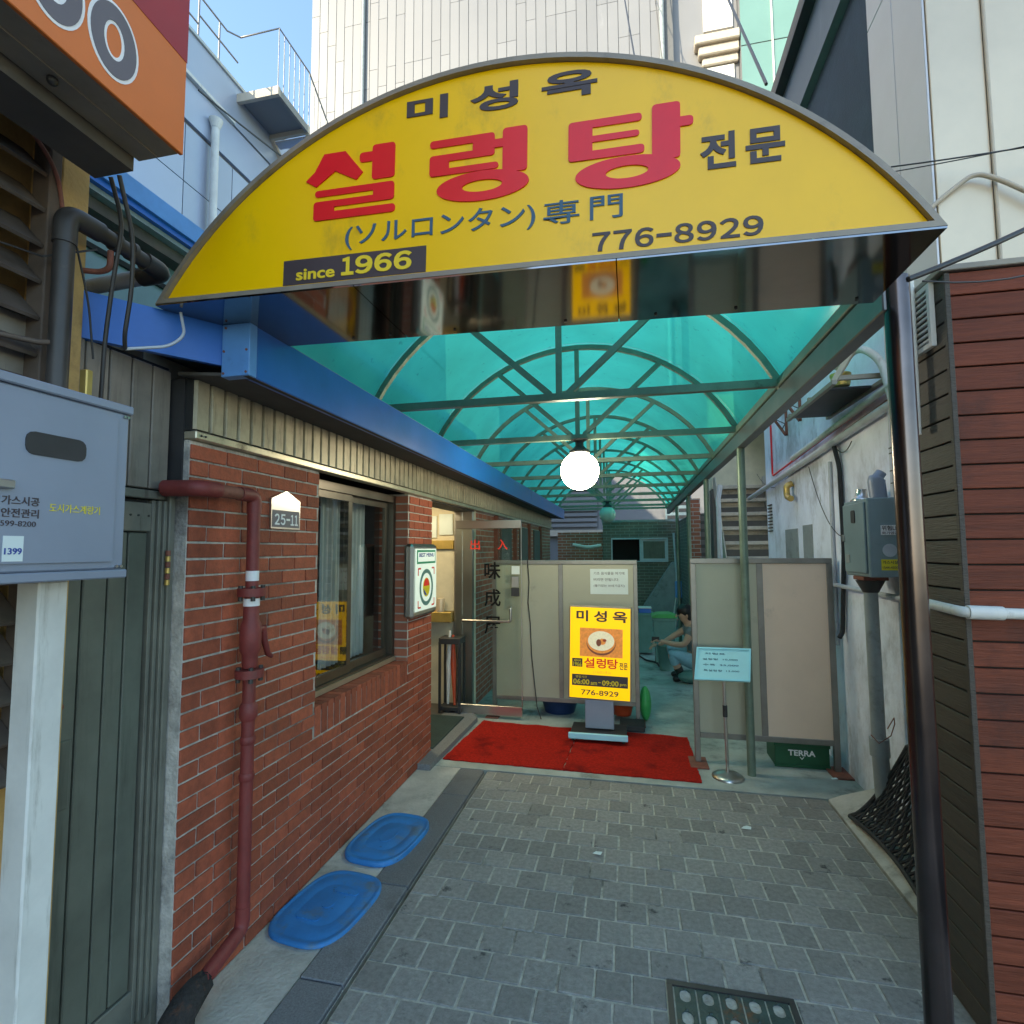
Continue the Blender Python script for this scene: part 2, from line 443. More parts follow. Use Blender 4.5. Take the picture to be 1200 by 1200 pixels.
def bend(pts, r=.05, k=6):
    """round the inner corners of a polyline"""
    pts = [Vector(p) for p in pts]; out = [pts[0]]
    for i in range(1, len(pts) - 1):
        a, b, c = pts[i - 1], pts[i], pts[i + 1]
        d1 = (a - b); d2 = (c - b); q = min(r, d1.length * .45, d2.length * .45)
        p0 = b + d1.normalized() * q; p2 = b + d2.normalized() * q
        for j in range(k + 1):
            t = j / k; out.append(p0 * (1 - t) ** 2 + b * 2 * t * (1 - t) + p2 * t * t)
    return out + [pts[-1]]

def sag(a, b, d=.1, k=14, wob=0):
    a, b = Vector(a), Vector(b)
    return [a.lerp(b, i / k) - Vector((0, 0, d * 4 * (i / k) * (1 - i / k))) + Vector([random.uniform(-wob, wob) for _ in range(3)]) * (0 < i < k) for i in range(k + 1)]

def arc2(cx, cy, rx, ry, a0, a1, n):
    return [(cx + rx * math.cos(a0 + (a1 - a0) * i / n), cy + ry * math.sin(a0 + (a1 - a0) * i / n)) for i in range(n + 1)]
def ell(cx, cy, rx, ry, n=28): return arc2(cx, cy, rx, ry, 0, 2 * math.pi * (n - 1) / n, n - 1)
def rrect(x0, x1, y0, y1, r, k=3):
    r = min(r, abs(x1 - x0) / 2.01, abs(y1 - y0) / 2.01); p = []
    for cx, cy, a in ((x1 - r, y1 - r, 0), (x0 + r, y1 - r, 90), (x0 + r, y0 + r, 180), (x1 - r, y0 + r, 270)):
        p += arc2(cx, cy, r, r, R(a), R(a + 90), k)
    return p

def plate(name, mat, parent, outer, holes, o, u, w, t, nrm=None, **kw):
    """flat plate with holes: filled 2D curve, extruded; back at o-plane, thickness t along u x w"""
    cu = bpy.data.curves.new('tmp', 'CURVE'); cu.dimensions = '2D'; cu.fill_mode = 'BOTH'; cu.extrude = t / 2
    for loop in [outer] + holes:
        sp = cu.splines.new('POLY'); sp.points.add(len(loop) - 1); sp.use_cyclic_u = True
        for i, p in enumerate(loop): sp.points[i].co = (p[0], p[1], 0, 1)
    ob = bpy.data.objects.new('tmp', cu); COL.objects.link(ob)
    dg = bpy.context.evaluated_depsgraph_get()
    me = bpy.data.meshes.new_from_object(ob.evaluated_get(dg))
    bpy.data.objects.remove(ob); bpy.data.curves.remove(cu)
    u, w, o = Vector(u).normalized(), Vector(w).normalized(), Vector(o); n = u.cross(w)
    vs = [o + u * v.co.x + w * v.co.y + n * (v.co.z + t / 2) for v in me.vertices]
    mb = MB(); mb.add(vs, [list(p.vertices) for p in me.polygons]); bpy.data.meshes.remove(me)
    return mb.obj(name, mat, parent, **kw)

TXT = {}
def glyphs(body, off, smear=0.0):
    key = (body, off, smear)
    if key in TXT: return TXT[key]
    cu = bpy.data.curves.new('tmp', 'FONT'); cu.body = body; cu.size = 1; cu.offset = off; cu.extrude = .5; cu.resolution_u = 4
    ob = bpy.data.objects.new('tmp', cu); COL.objects.link(ob)
    dg = bpy.context.evaluated_depsgraph_get()
    me = bpy.data.meshes.new_from_object(ob.evaluated_get(dg))
    bpy.data.objects.remove(ob); bpy.data.curves.remove(cu)
    vs = [v.co.copy() for v in me.vertices]; fs = [list(p.vertices) for p in me.polygons]; bpy.data.meshes.remove(me)
    if smear:
        V, F = [], []
        for k, (dx, dy) in enumerate(((0, 0), (1, 0), (-1, 0), (0, 1), (0, -1), (.7, .7), (-.7, -.7), (.7, -.7), (-.7, .7))):
            o = len(V); V += [Vector((v.x + dx * smear, v.y + dy * smear, v.z + (.06 * k if v.z > 0 else 0))) for v in vs]; F += [[i + o for i in f] for f in fs]
        vs, fs = V, F
    TXT[key] = (vs, fs)
    return TXT[key]

def text(name, body, mat, parent, o, u, w, width, height, t=.002, off=0.0, smear=0.0, xfm=None, **kw):
    """lettering whose outline box runs width x height from o along u and w, standing t proud along u x w"""
    vs, fs = glyphs(body, off, smear)
    x0, x1 = min(v.x for v in vs), max(v.x for v in vs); y0, y1 = min(v.y for v in vs), max(v.y for v in vs)
    z0, z1 = min(v.z for v in vs), max(v.z for v in vs)
    o, u, w = Vector(o), Vector(u).normalized(), Vector(w).normalized(); n = u.cross(w)
    mb = MB().add([o + u * ((v.x - x0) / (x1 - x0) * width) + w * ((v.y - y0) / (y1 - y0) * height) + n * ((v.z - z0) / (z1 - z0) * t) for v in vs], fs)
    if xfm: mb.xf(xfm)
    kw.setdefault('kind', 'stuff')
    return mb.obj(name, mat, parent, **kw)

def inst(src, parent, loc, scale=None, rot=None, name=None):
    o = src.copy(); COL.objects.link(o)
    o.parent = parent; o.location = Vector(loc) - wl(parent)
    if scale: o.scale = scale
    if rot: o.rotation_euler = rot
    WLOC[o.name] = Vector(loc)
    return o

def piece(name, mesh, parent, loc, rot=None, scale=None):
    o = bpy.data.objects.new(name, mesh); COL.objects.link(o); o.parent = parent
    o.location = Vector(loc) - wl(parent)
    if rot: o.rotation_euler = rot
    if scale: o.scale = scale
    WLOC[o.name] = Vector(loc)
    return o

def boxmesh(name, mat, sx, sy, sz, c, jit=0.0):
    mb = MB().box(-sx / 2, sx / 2, -sy / 2, sy / 2, -sz / 2, sz / 2, c)
    me = bpy.data.meshes.new(name)
    me.from_pydata([v + Vector([random.uniform(-jit, jit) for _ in range(3)]) for v in mb.v], [], mb.f); me.materials.append(MATS[mat])
    return me
X, Y, Z = Vector((1, 0, 0)), Vector((0, 1, 0)), Vector((0, 0, 1))

# ================================================================== THE SETTING
MB().box(-60, 60, -40, 90, -.5, -.06).obj('ground', 'asphalt', kind='structure')
MB().box(-1.79, 1.56, 3.955, 12.0, -.05, -.001).obj('alley_floor', 'floor_concrete', kind='structure')
# strip of concrete along the brick wall
apron = MB().box(-1.80, -1.265, -.6, 3.95, -.05, -.002).obj('concrete_apron', 'concrete', kind='structure')
kerb = MB().box(-1.262, -1.078, -.6, 3.95, -.055, -.02).obj('kerb', 'concrete', kind='structure')
yk = -.58
for ln in (.62, .66, .61, .63, .6, .98, .6):
    y1 = min(yk + ln, 3.945)
    if y1 - yk > .05:
        B('kerb_stone', 'granite', kerb, -1.26, -1.08, yk + .003, y1 - .003, -.05, random.uniform(.000, .004), .004)
    yk = y1
# pavement of small setts
PX0, PX1, PY1, PW, PD = -1.052, 1.205, 3.935, .137, .143
pav = MB().box(PX0, PX1, -.6, PY1, -.055, -.0042).obj('pavement', 'bedding', kind='structure')
pm = [boxmesh('paver', 'paver', PW - .009, PD - .009, .05, .003, .0012) for _ in range(6)]
GR = (.1, .545, PY1 - 15 * PD, PY1 - 12 * PD)     # hole for the drain grate
rest = MB()
for k in range(32):
    yc = PY1 - (k + .5) * PD
    x = PX0 + (0 if k % 2 else -PW / 2)
    while x < PX1 - .01:
        a, b = max(x, PX0), min(x + PW, PX1)
        if GR[2] < yc < GR[3]:
            if a < GR[0] < b: b = GR[0]
            elif a < GR[1] < b: a = GR[1]
            elif a >= GR[0] and b <= GR[1]: x += PW; continue
        if b - a > .02:
            zc = -.0255 + random.uniform(-.0015, .0015)
            if k < 17:
                piece('paver', random.choice(pm), pav, ((a + b) / 2, yc, zc), (random.uniform(-.007, .007), random.uniform(-.007, .007), random.uniform(-.006, .006)), ((b - a - .006) / (PW - .006), 1, 1))
            else:
                rest.box(a + .003, b - .003, yc - PD / 2 + .003, yc + PD / 2 - .003, -.05, zc + .025, .003)
        x += PW
rest.obj('pavers', 'paver', pav, kind='stuff')
# sloped concrete ledge at the foot of the right wall
led = MB().prism([(1.222, -.05), (1.222, -.004), (1.30, .03), (1.56, .11), (1.56, -.05)], (0, -.6, 0), X, Z, Y, 4.55)
led.obj('concrete_ledge', 'concrete', kind='structure')

# ================================================================== RESTAURANT (left, brick)
rest_b = thing('restaurant', 'low red brick restaurant with blue fascia and ribbed metal frieze', 'building', (-1.57, 1.66, 0))
WY0, WY1, WZ0, WZ1 = 2.505, 3.67, .83, 2.02
MX = -1.577
wall = MB()
wall.box(-1.80, MX, 1.66, WY0, 0, 2.03); wall.box(-1.80, MX, WY1, 4.14, 0, 2.03); wall.box(-1.80, MX, WY0, WY1, 0, .80)
wall = wall.obj('brick_wall', 'mortar', rest_b)
BH, BL = .0612, .184
bms = [boxmesh('brick', 'brick', .03, BL - .009, BH - .0085, .002, .0009) for _ in range(5)]
def brick(y0, y1, z, mesh=None):
    if y1 - y0 < .03: return
    piece('brick', random.choice(bms), wall, (-1.585 + random.uniform(-.0012, .0012), (y0 + y1) / 2, z), None, (1, (y1 - y0 - .009) / (BL - .009), 1))
for k in range(33):
    z = (k + .5) * BH; y = 1.66 - (BL / 2 if k % 2 else 0)
    while y < 4.14:
        a, b = max(y, 1.66), min(y + BL, 4.14)
        if z > .70 and z < WZ1:
            if a < WY0 < b: brick(a, WY0, z); a = b
            elif a < WY1 < b: a = WY1
            elif a >= WY0 and b <= WY1: a = b
        brick(a, b, z)
        y += BL
sol = boxmesh('sill_brick', 'brick', .15, .052, .148, .002, .0008)
ns = int((WY1 - WY0) / .0612)
for i in range(ns):
    piece('sill_brick', sol, wall, (-1.647, WY0 + (i + .5) * (WY1 - WY0) / ns, .7535), None, None)
B('reveal', 'brick_far', wall, -1.80, -1.578, WY1 - .006, WY1, .83, 2.02)
B('reveal', 'brick_far', wall, -1.80, -1.578, WY0, WY0 + .006, .83, 2.02)
B('end_face', 'brick_far', wall, -1.80, -1.60, 4.141, 4.15, 0.0, 2.03)
# window
win = thing('window', None, None, (-1.69, WY0, .83), parent=rest_b)
wf = MB()
a, b, c_, d = WY0 + .008, WY1 - .008, .832, 2.015
wf.box(-1.75, -1.672, a, b, c_, c_ + .045); wf.box(-1.75, -1.672, a, b, d - .05, d); wf.box(-1.75, -1.672, a, a + .04, c_ + .046, d - .051); wf.box(-1.75, -1.672, b - .04, b, c_ + .046, d - .051)
wf.obj('window_frame', 'bronze', win)
ym = 3.03
for (p, q, xx) in ((a + .042, ym + .03, -1.70), (ym - .03, b - .042, -1.725)):
    sash = MB(); z0, z1 = c_ + .047, d - .052
    sash.box(xx - .012, xx + .012, p, q, z0, z0 + .05); sash.box(xx - .012, xx + .012, p, q, z1 - .04, z1)
    sash.box(xx - .012, xx + .012, p, p + .045, z0 + .051, z1 - .041); sash.box(xx - .012, xx + .012, q - .045, q, z0 + .051, z1 - .041)
    sash.obj('sash', 'bronze', win)
    MB().add([(xx - .010, p + .044, z0 + .05), (xx + .010, q - .044, z0 + .05), (xx + .010, q - .044, z1 - .04), (xx - .010, p + .044, z1 - .04)], [(0, 1, 2, 3)]).obj('pane', 'glass', win)
B('window_rail', 'trim_metal', win, -1.671, -1.662, a, b, c_ + .001, c_ + .03)
# pleated curtain behind the glass
cur = MB(); n = 60; vs = []
for i in range(n + 1):
    yy = 2.98 + .55 * i / n; xx = -1.86 + .018 * math.sin(i * 1.1)
    vs += [(xx, yy, .9), (xx, yy, 1.97)]
cur.add(vs, [(2 * i, 2 * i + 2, 2 * i + 3, 2 * i + 1) for i in range(n)], True)
cur.obj('curtain', 'curtain', win)
# metal frieze of ribs above the wall
fr = B('frieze', 'dark_gap', rest_b, -1.62, -1.572, 1.66, 11.0, 2.066, 2.26)
rib = MB(); me_w = .0755
ribm = bpy.data.meshes.new('rib')
rb = MB().prism([(-me_w / 2 + .004, 0), (-me_w / 2 + .010, .014), (me_w / 2 - .010, .014), (me_w / 2 - .004, 0)], (0, 0, 0), Y, X, Z, .185)
ribm.from_pydata(rb.v, [], rb.f); ribm.materials.append(MATS['rib_metal'])
nr = int((11.0 - 1.66) / me_w)
far = MB()
for i in range(nr):
    yy = 1.662 + (i + .5) * me_w
    if i < 62: piece('rib', ribm, fr, (-1.573, yy, 2.072))
    else: far.add([v + Vector((-1.573, yy, 2.072)) for v in rb.v], rb.f)
far.obj('ribs', 'rib_metal', fr, kind='stuff')
tr = B('trim_rail', 'trim_metal', fr, -1.60, -1.545, 1.655, 11.0, 2.032, 2.063, .004)
for yy in (1.68, 1.70): MB().cyl((-1.546, yy, 2.047), (-1.541, yy, 2.047), .004, 8).obj('screw', 'black_metal', fr)
# soffit and blue fascia
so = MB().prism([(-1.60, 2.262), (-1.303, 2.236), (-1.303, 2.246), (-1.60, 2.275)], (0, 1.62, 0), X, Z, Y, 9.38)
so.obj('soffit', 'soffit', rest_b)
MB().box(-1.342, -1.30, 1.655, 11.0, 2.238, 2.432, .003).obj('blue_fascia', 'blue_paint', rest_b)
ep = B('fascia_end', 'blue_light', rest_b, -1.41, -1.296, 1.612, 1.652, 2.238, 2.428, .002)
for (xx, zz) in ((-1.40, 2.25), (-1.308, 2.25), (-1.40, 2.33), (-1.308, 2.33), (-1.395, 2.415)):
    MB().cyl((xx, 1.613, zz), (xx, 1.609, zz), .0045, 8).obj('rivet', 'rust', ep)
MB().prism([(-1.405, 1.63), (-1.405, 1.66), (-1.70, 1.275), (-1.68, 1.255)], (0, 0, 2.283), X, Y, Z, .15).obj('blue_return', 'blue_paint', rest_b)
MB().box(-6.0, -1.345, 1.665, 11.0, 2.40, 2.46).obj('roof', 'grey_paint', rest_b)
# body of the house round the rooms
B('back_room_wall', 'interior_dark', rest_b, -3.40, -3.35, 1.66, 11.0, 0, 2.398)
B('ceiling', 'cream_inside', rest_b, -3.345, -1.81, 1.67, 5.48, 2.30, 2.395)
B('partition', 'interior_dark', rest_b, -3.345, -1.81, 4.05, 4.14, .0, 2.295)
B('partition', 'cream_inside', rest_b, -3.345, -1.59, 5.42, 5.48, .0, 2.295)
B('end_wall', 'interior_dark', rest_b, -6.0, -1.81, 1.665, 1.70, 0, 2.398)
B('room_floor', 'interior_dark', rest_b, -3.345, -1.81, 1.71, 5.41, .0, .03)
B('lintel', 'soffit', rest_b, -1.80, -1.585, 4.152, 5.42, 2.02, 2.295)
# wall past the entrance: tiled brick, posts, dark doors
B('far_wall', 'brick_far', rest_b, -1.80, -1.60, 5.485, 11.0, 0, 2.03)
for yy in (6.3, 7.4, 8.5, 9.6): B('wall_post', 'rust', rest_b, -1.60, -1.55, yy, yy + .07, 0, 2.03)
for yy in (6.6, 7.8, 9.0): B('far_door', 'interior_dark', rest_b, -1.605, -1.575, yy, yy + .6, .05, 1.95, .004)
B('jamb', 'steel', rest_b, -1.70, -1.59, 5.36, 5.415, .03, 2.02, .004)
B('jamb', 'steel', rest_b, -1.79, -1.70, 5.36, 5.415, .03, 2.02, .004)
# threshold, mat
MB().prism([(-1.80, 4.14), (-1.58, 3.86), (-1.47, 3.86), (-1.44, 5.02), (-1.62, 5.30), (-1.80, 5.30)], (0, 0, -.01), X, Y, Z, .05).obj('threshold', 'granite', rest_b)
B('door_mat', 'mat_green', rest_b, -2.5, -1.56, 4.16, 4.98, .0405, .052, .003)
# lit inside: serving hatch on the far partition
hatch = thing('serving_hatch', None, None, (-1.9, 5.40, .8), parent=rest_b)
B('counter', 'brass', hatch, -2.7, -1.80, 5.30, 5.415, .88, .98, .004)
B('backboard', 'cream_inside', hatch, -2.7, -1.80, 5.40, 5.418, .985, 1.62)
B('head_rail', 'brass', hatch, -2.7, -1.80, 5.37, 5.417, 1.63, 1.72, .003)
for i, (x0, x1, z0, z1) in enumerate(((-2.25, -2.0, 1.75, 1.98), (-1.97, -1.82, 1.78, 2.0))): B('paper_sheet', 'paper', hatch, x0, x1, 5.405, 5.4165, z0, z1)
MB().lathe((-1.93, 5.34, .981), [(.04, 0), (.045, .13), (.04, .14)], 14).obj('tin', 'cream_panel', hatch)
MB().lathe((-2.1, 5.34, .981), [(.05, 0), (.055, .10), (.05, .11)], 14).obj('tin', 'white_paint', hatch)
MB().box(-2.6, -1.9, 4.55, 4.85, 2.27, 2.298).obj('ceiling_lamp', 'ceiling_lamp', rest_b)

# glass entrance door standing open at a right angle to the wall
door = thing('glass_door', 'open frameless glass door lettered with three black characters', 'door', (-1.37, 5.15, .03))
DX0, DX1 = -1.70, -1.03
MB().add([(DX0, 5.15, .12), (DX1, 5.15, .12), (DX1, 5.15, 1.83), (DX0, 5.15, 1.83)], [(0, 1, 2, 3)]).obj('glass_pane', 'glass_door', door)
B('bottom_rail', 'steel', door, DX0, DX1, 5.13, 5.17, .03, .122, .003)
B('top_rail', 'steel', door, DX0, DX1, 5.13, 5.17, 1.828, 1.91, .003)
B('edge_strip', 'steel', door, DX1 - .006, DX1, 5.143, 5.157, .123, 1.827)
hd = MB().tube(bend([(-1.62, 5.14, .93), (-1.62, 5.10, .93), (-1.13, 5.10, .93), (-1.13, 5.10, 1.06), (-1.13, 5.14, 1.06)], .03), .012, 8)
hd.obj('handle', 'steel', door)
for i, ch in enumerate('味成屋'): text('lettering', ch, 'ink_black', door, (-1.405, 5.146, 1.33 - i * .265), X, Z, .165, .170, .002, off=.016)
for i, ch in enumerate('出入'): text('lettering', ch, 'print_red', door, (-1.55 + i * .28, 5.148, 1.62), X, Z, .10, .10, .002, off=.012)
B('lock', 'black_metal', door, -1.13, -1.05, 5.12, 5.128, 1.17, 1.25, .003); B('lock_plate', 'steel', door, -1.125, -1.055, 5.12, 5.128, 1.255, 1.36, .003)
B('lock_sticker', 'paper', door, -1.13, -1.05, 5.1465, 5.1485, 1.38, 1.46)

# umbrella rack just inside
ur = thing('umbrella_rack', 'black metal umbrella rack beside the entrance mat', 'rack', (-1.72, 4.98, .05))
for (xx, yy) in ((-1.84, 5.08), (-1.64, 5.08), (-1.84, 5.24), (-1.64, 5.24)): MB().sq((xx, yy, .04), (xx, yy, .72), .022).obj('leg', 'black_metal', ur)
B('top_frame', 'black_metal', ur, -1.85, -1.63, 5.07, 5.25, .70, .76, .004); B('drip_tray', 'black_metal', ur, -1.85, -1.63, 5.085, 5.235, .06, .10, .004)
T('umbrella', 'bowl_red', ur, [(-1.70, 5.12, .11), (-1.72, 5.14, .5), (-1.73, 5.16, .78)], [.012, .03, .012], 8)
T('umbrella', 'white_paint', ur, [(-1.78, 5.15, .11), (-1.77, 5.15, .5), (-1.76, 5.15, .82)], [.012, .03, .012], 8)

# side door of metal strips left of the brick wall
sd = thing('side_door', 'grey green metal strip door with rusty hinge beside the brick wall', 'door', (-1.66, 1.46, 0))
B('door_core', 'dark_gap', sd, -1.72, -1.668, 1.19, 1.648, .03, 1.80)
ys = [1.19, 1.265, 1.351, 1.434, 1.500, 1.575]
for i in range(len(ys) - 1): B('door_strip', 'door_panel', sd, -1.668, -1.655, ys[i] + .003, ys[i + 1] - .003, .165, 1.685, .003)
B('top_rail', 'door_frame', sd, -1.668, -1.650, 1.19, 1.60, 1.69, 1.79, .003)
B('bottom_rail', 'door_frame', sd, -1.668, -1.650, 1.19, 1.60, .06, .16, .003)
for i, yy in enumerate((1.580, 1.598, 1.615)): B('jamb', 'door_frame', sd, -1.67, -1.645 + .008 * i, yy, yy + .014, .05, 1.80, .002)
B('door_frame', 'door_frame', sd, -1.70, -1.622, 1.632, 1.656, 0, 1.83, .003)
B('head', 'door_frame', sd, -1.70, -1.640, 1.19, 1.63, 1.805, 1.835, .003)
B('kick_plate', 'door_panel', sd, -1.654, -1.648, 1.20, 1.335, .86, 1.06, .002, label='small ridged patch plate')
hg = thing('hinge', None, None, (-1.625, 1.628, 1.50), parent=sd)
for i in range(6): MB().cyl((-1.618, 1.626, 1.50 + i * .021), (-1.618, 1.626, 1.518 + i * .021), .0085, 10).obj('knuckle', 'rust' if i % 2 else 'brass', hg)
MB().ball((-1.645, 1.292, 1.165), .012, 10, 8).obj('knob', 'rust', sd)
for (yy, zz) in ((1.50, 1.745), (1.53, 1.745), (1.57, 1.745)): MB().cyl((-1.651, yy, zz), (-1.648, yy, zz), .004, 8).obj('bolt', 'black_metal', sd)
pw = thing('strip_wall', 'grey metal strip cladding above the green door', 'wall', (-1.66, 1.45, 1.84))
B('wall_core', 'dark_gap', pw, -1.74, -1.668, 1.0, 1.648, 1.84, 2.30)
for i in range(8):
    y0 = 1.0 + i * .081
    B('wall_strip', 'wall_strip', pw, -1.668, -1.652, y0 + .003, y0 + .078, 1.842, 2.285, .003)
B('corner_post', 'black_metal', pw, -1.70, -1.60, 1.652, 1.659, 1.84, 2.26)

# ---------------------------------------------------------------- things on the brick wall
hp = thing('house_number_plate', 'silver house number plate reading 25-11 on brick wall', 'number plate', (-1.555, 2.215, 1.72))
pl = [(0, 0), (.215, 0), (.215, .135), (.1075, .178), (0, .135)]
MB().prism(pl, (-1.568, 2.107, 1.72), Y, Z, X, .010).obj('plate', 'steel', hp)
MB().prism([(.008, .008), (.207, .008), (.207, .085), (.008, .085)], (-1.558, 2.107, 1.72), Y, Z, X, .0015).obj('number_field', 'sign_grey', hp)
NUMPLATE = hp

gp = thing('gas_pipe', 'dark red gas pipe with flanged valve running up the brick wall', 'pipe', (-1.49, 1.89, 0))
px, py, pr = -1.492, 1.91, .0245
T('riser', 'red_pipe', gp, [(px, py, .24), (px, py, 1.13)], pr, 18)
T('riser', 'red_pipe', gp, [(px, py, 1.46), (px, py, 1.77)], pr, 18)
T('top_elbow', 'red_pipe', gp, bend([(px, py, 1.77), (px, py, 1.845), (px, py - .09, 1.845)], .05, 8), pr * 1.14, 18)
T('cross_pipe', 'rust', gp, [(px, py - .09, 1.845), (px, 1.70, 1.845)], pr, 18)
T('wall_elbow', 'red_pipe', gp, bend([(px, 1.71, 1.845), (px, 1.625, 1.845), (-1.62, 1.60, 1.845)], .05, 8), pr * 1.2, 18)
T('bottom_elbow', 'red_pipe', gp, bend([(px, py, .25), (px, py, .165), (-1.475, 1.69, .135), (-1.47, 1.63, .12)], .08, 8), pr * 1.08, 18)
lump = MB().tube([(-1.474, 1.70, .137), (-1.474, 1.66, .13), (-1.474, 1.62, .115), (-1.478, 1.59, .085), (-1.482, 1.575, .04), (-1.485, 1.57, -.01)], [.030, .042, .046, .052, .050, .058], 16)
lump.v = [v + Vector((random.uniform(-.007, .007) for _ in range(3))) for v in lump.v]
M('rusty_black', (.03, .026, .024), .9, var=.4, scale=30, bump=1.0, bscale=70, grime=((.10, .045, .025), .56, .68, 18))
lump.obj('buried_joint', 'rusty_black', gp)
for z in (1.135, 1.455):
    fl = MB().cyl((px, py, z - .016), (px, py, z + .016), .054, 24).obj('flange', 'red_pipe', gp)
    for k in range(4):
        a = R(45 + 90 * k); bx, by = px + .041 * math.cos(a), py + .041 * math.sin(a)
        MB().cyl((bx, by, z - .034), (bx, by, z + .026), .009, 8).obj('bolt', 'black_pipe', fl)
vb = MB().lathe((px, py, 1.155), [(.026, 0), (.030, .02), (.030, .05), (.039, .07), (.041, .12), (.039, .17), (.030, .19), (.030, .24), (.026, .285)], 20).obj('valve_body', 'red_pipe', gp)
T('valve_stem', 'red_pipe', gp, [(px, py, 1.30), (px, py + .075, 1.30)], .014, 10)
T('lever', 'red_pipe', gp, [(px, py + .075, 1.31), (px, py + .085, 1.25), (px, py + .11, 1.19), (px, py + .135, 1.175)], [.014, .014, .012, .009], 8)
MB().lathe((px, py, 1.40), [(.0308, 0), (.0308, .03)], 20).obj('label_sticker', 'white_print', gp)
MB().lathe((px, py, 1.50), [(.0252, 0), (.0252, .04)], 20).obj('label_sticker', 'white_print', gp)
for z in (.72, .86): MB().lathe((px, py, z), [(.026, 0), (.029, .008), (.029, .022), (.026, .03)], 18).obj('coupling', 'red_pipe', gp)
MB().lathe((px, py, .95), [(.026, 0), (.034, .015), (.034, .055), (.026, .07)], 18).obj('coupling', 'red_pipe', gp)

ls = thing('light_box_sign', 'slim aluminium light box with green header beside the entrance', 'light box', (-1.53, 3.81, 1.13))
B('case', 'steel', ls, -1.566, -1.495, 3.565, 4.055, 1.135, 1.665, .02)
B('face', 'lightbox_white', ls, -1.494, -1.488, 3.60, 4.02, 1.18, 1.63, .002)
B('header', 'print_green', ls, -1.4878, -1.4862, 3.625, 3.995, 1.52, 1.62)
B('header_field', 'lightbox_white', ls, -1.486, -1.4848, 3.64, 3.98, 1.535, 1.605)
text('lettering', 'BEST MENU', 'print_blue', ls, (-1.4846, 3.66, 1.57), Y, Z, .30, .028, .001, smear=.02)
plate('ring', 'bin_teal', ls, ell(0, 0, .135, .135), [ell(0, 0, .105, .105)], (-1.4878, 3.81, 1.345), Y, Z, .0012)
MB().prism(ell(0, 0, .07, .07), (-1.4878, 3.81, 1.345), Y, Z, X, .001).obj('emblem', 'sticker_yellow', ls)
MB().prism(arc2(0, .01, .055, .055, 0, math.pi, 12), (-1.4866, 3.81, 1.345), Y, Z, X, .001).obj('emblem', 'print_red', ls)
MB().prism(arc2(-.01, -.005, .05, .05, math.pi, 2 * math.pi * .8, 12), (-1.4864, 3.81, 1.342), Y, Z, X, .001).obj('emblem', 'print_blue', ls)
for sy in (-1, 1):
    for sz in (-1, 1):
        cy, cz = 3.81 + sy * .16, 1.345 + sz * .14
        MB().box(-1.4878, -1.4868, min(cy, cy - sy * .05), max(cy, cy - sy * .05), cz - .006, cz + .006).box(-1.4878, -1.4865, cy - .006, cy + .006, min(cz, cz - sz * .05), max(cz, cz - sz * .05)).obj('corner_mark', 'red_letter', ls)

# ================================================================== CANOPY
CX, CHW, CZ, CRISE = -.385, 1.22, 2.50, .76
CR = (CHW ** 2 + CRISE ** 2) / (2 * CRISE)
def carc(r, n=28, x0=None, x1=None):
    """points (x,z) of the canopy arc, radius CR+r"""
    cz = CZ + CRISE - CR; rr = CR + r
    a = math.asin(min(1, CHW / rr))
    return [(CX + rr * math.sin(-a + 2 * a * i / n), cz + rr * math.cos(-a + 2 * a * i / n)) for i in range(n + 1)]
can = thing('canopy', 'barrel vaulted teal plastic canopy on steel trusses over the alley', 'canopy', (.82, 1.87, 0))
B('side_beam', 'beam_steel', can, .795, .855, 1.86, 12.0, 2.365, 2.475, .004)
B('side_beam', 'beam_steel', can, -1.65, -1.59, 1.86, 12.0, 2.465, 2.53, .004)
B('gutter_angle', 'green_steel', can, .785, .835, 1.86, 12.0, 2.477, 2.525, .004)
trY = [1.92 + 1.15 * k for k in range(9)] + [11.97]
for i, yy in enumerate(trY):
    xl, xr = CX - CHW + .02, CX + CHW - .04
    MB().sq((xl, yy, 2.503), (xr, yy, 2.503), .042).obj('tie', 'green_steel', can)
    MB().tube([(x, yy, z) for x, z in carc(-.03, 26)], .024, 4, rot=math.pi / 4).obj('arch', 'green_steel', can)
    MB().sq((CX, yy, 2.524), (CX, yy, CZ + CRISE - .05), .034).obj('king_post', 'green_steel', can)
    for s in (-1, 1):
        dx = .64; zt = CZ + CRISE - CR + math.sqrt((CR - .03) ** 2 - dx ** 2)
        MB().sq((CX + s * .05, yy, 2.52), (CX + s * dx, yy, zt - .01), .034).obj('diagonal', 'green_steel', can)
for i in range(len(trY) - 1):
    y0, y1 = trY[i] + .001, trY[i + 1] - .001
    pts = carc(.004, 30); vs = []
    for x, z in pts: vs += [(x, y0, z), (x, y1, z)]
    MB().add(vs, [(2 * k, 2 * k + 2, 2 * k + 3, 2 * k + 1) for k in range(len(pts) - 1)], True).obj('roof_sheet', 'canopy_teal', can)
MB().tube([(.845, 1.875, -.04), (.840, 1.87, 2.47)], .036, 24).obj('post', 'post_steel', can, label='thick dark polished steel front post')
MB().cyl((.845, 1.875, -.03), (.845, 1.875, .0), .08, 24).obj('post_foot', 'post_steel', can)
for yy in (4.245, 6.1, 7.95, 9.8):
    MB().cyl((.822, yy, -.01), (.822, yy, 2.368), .029, 16).obj('post', 'green_steel', can)
MB().tube(sag((-1.62, 1.95, 2.62), (.80, 1.95, 2.66), .06), .004, 5).obj('wire', 'black_metal', can)

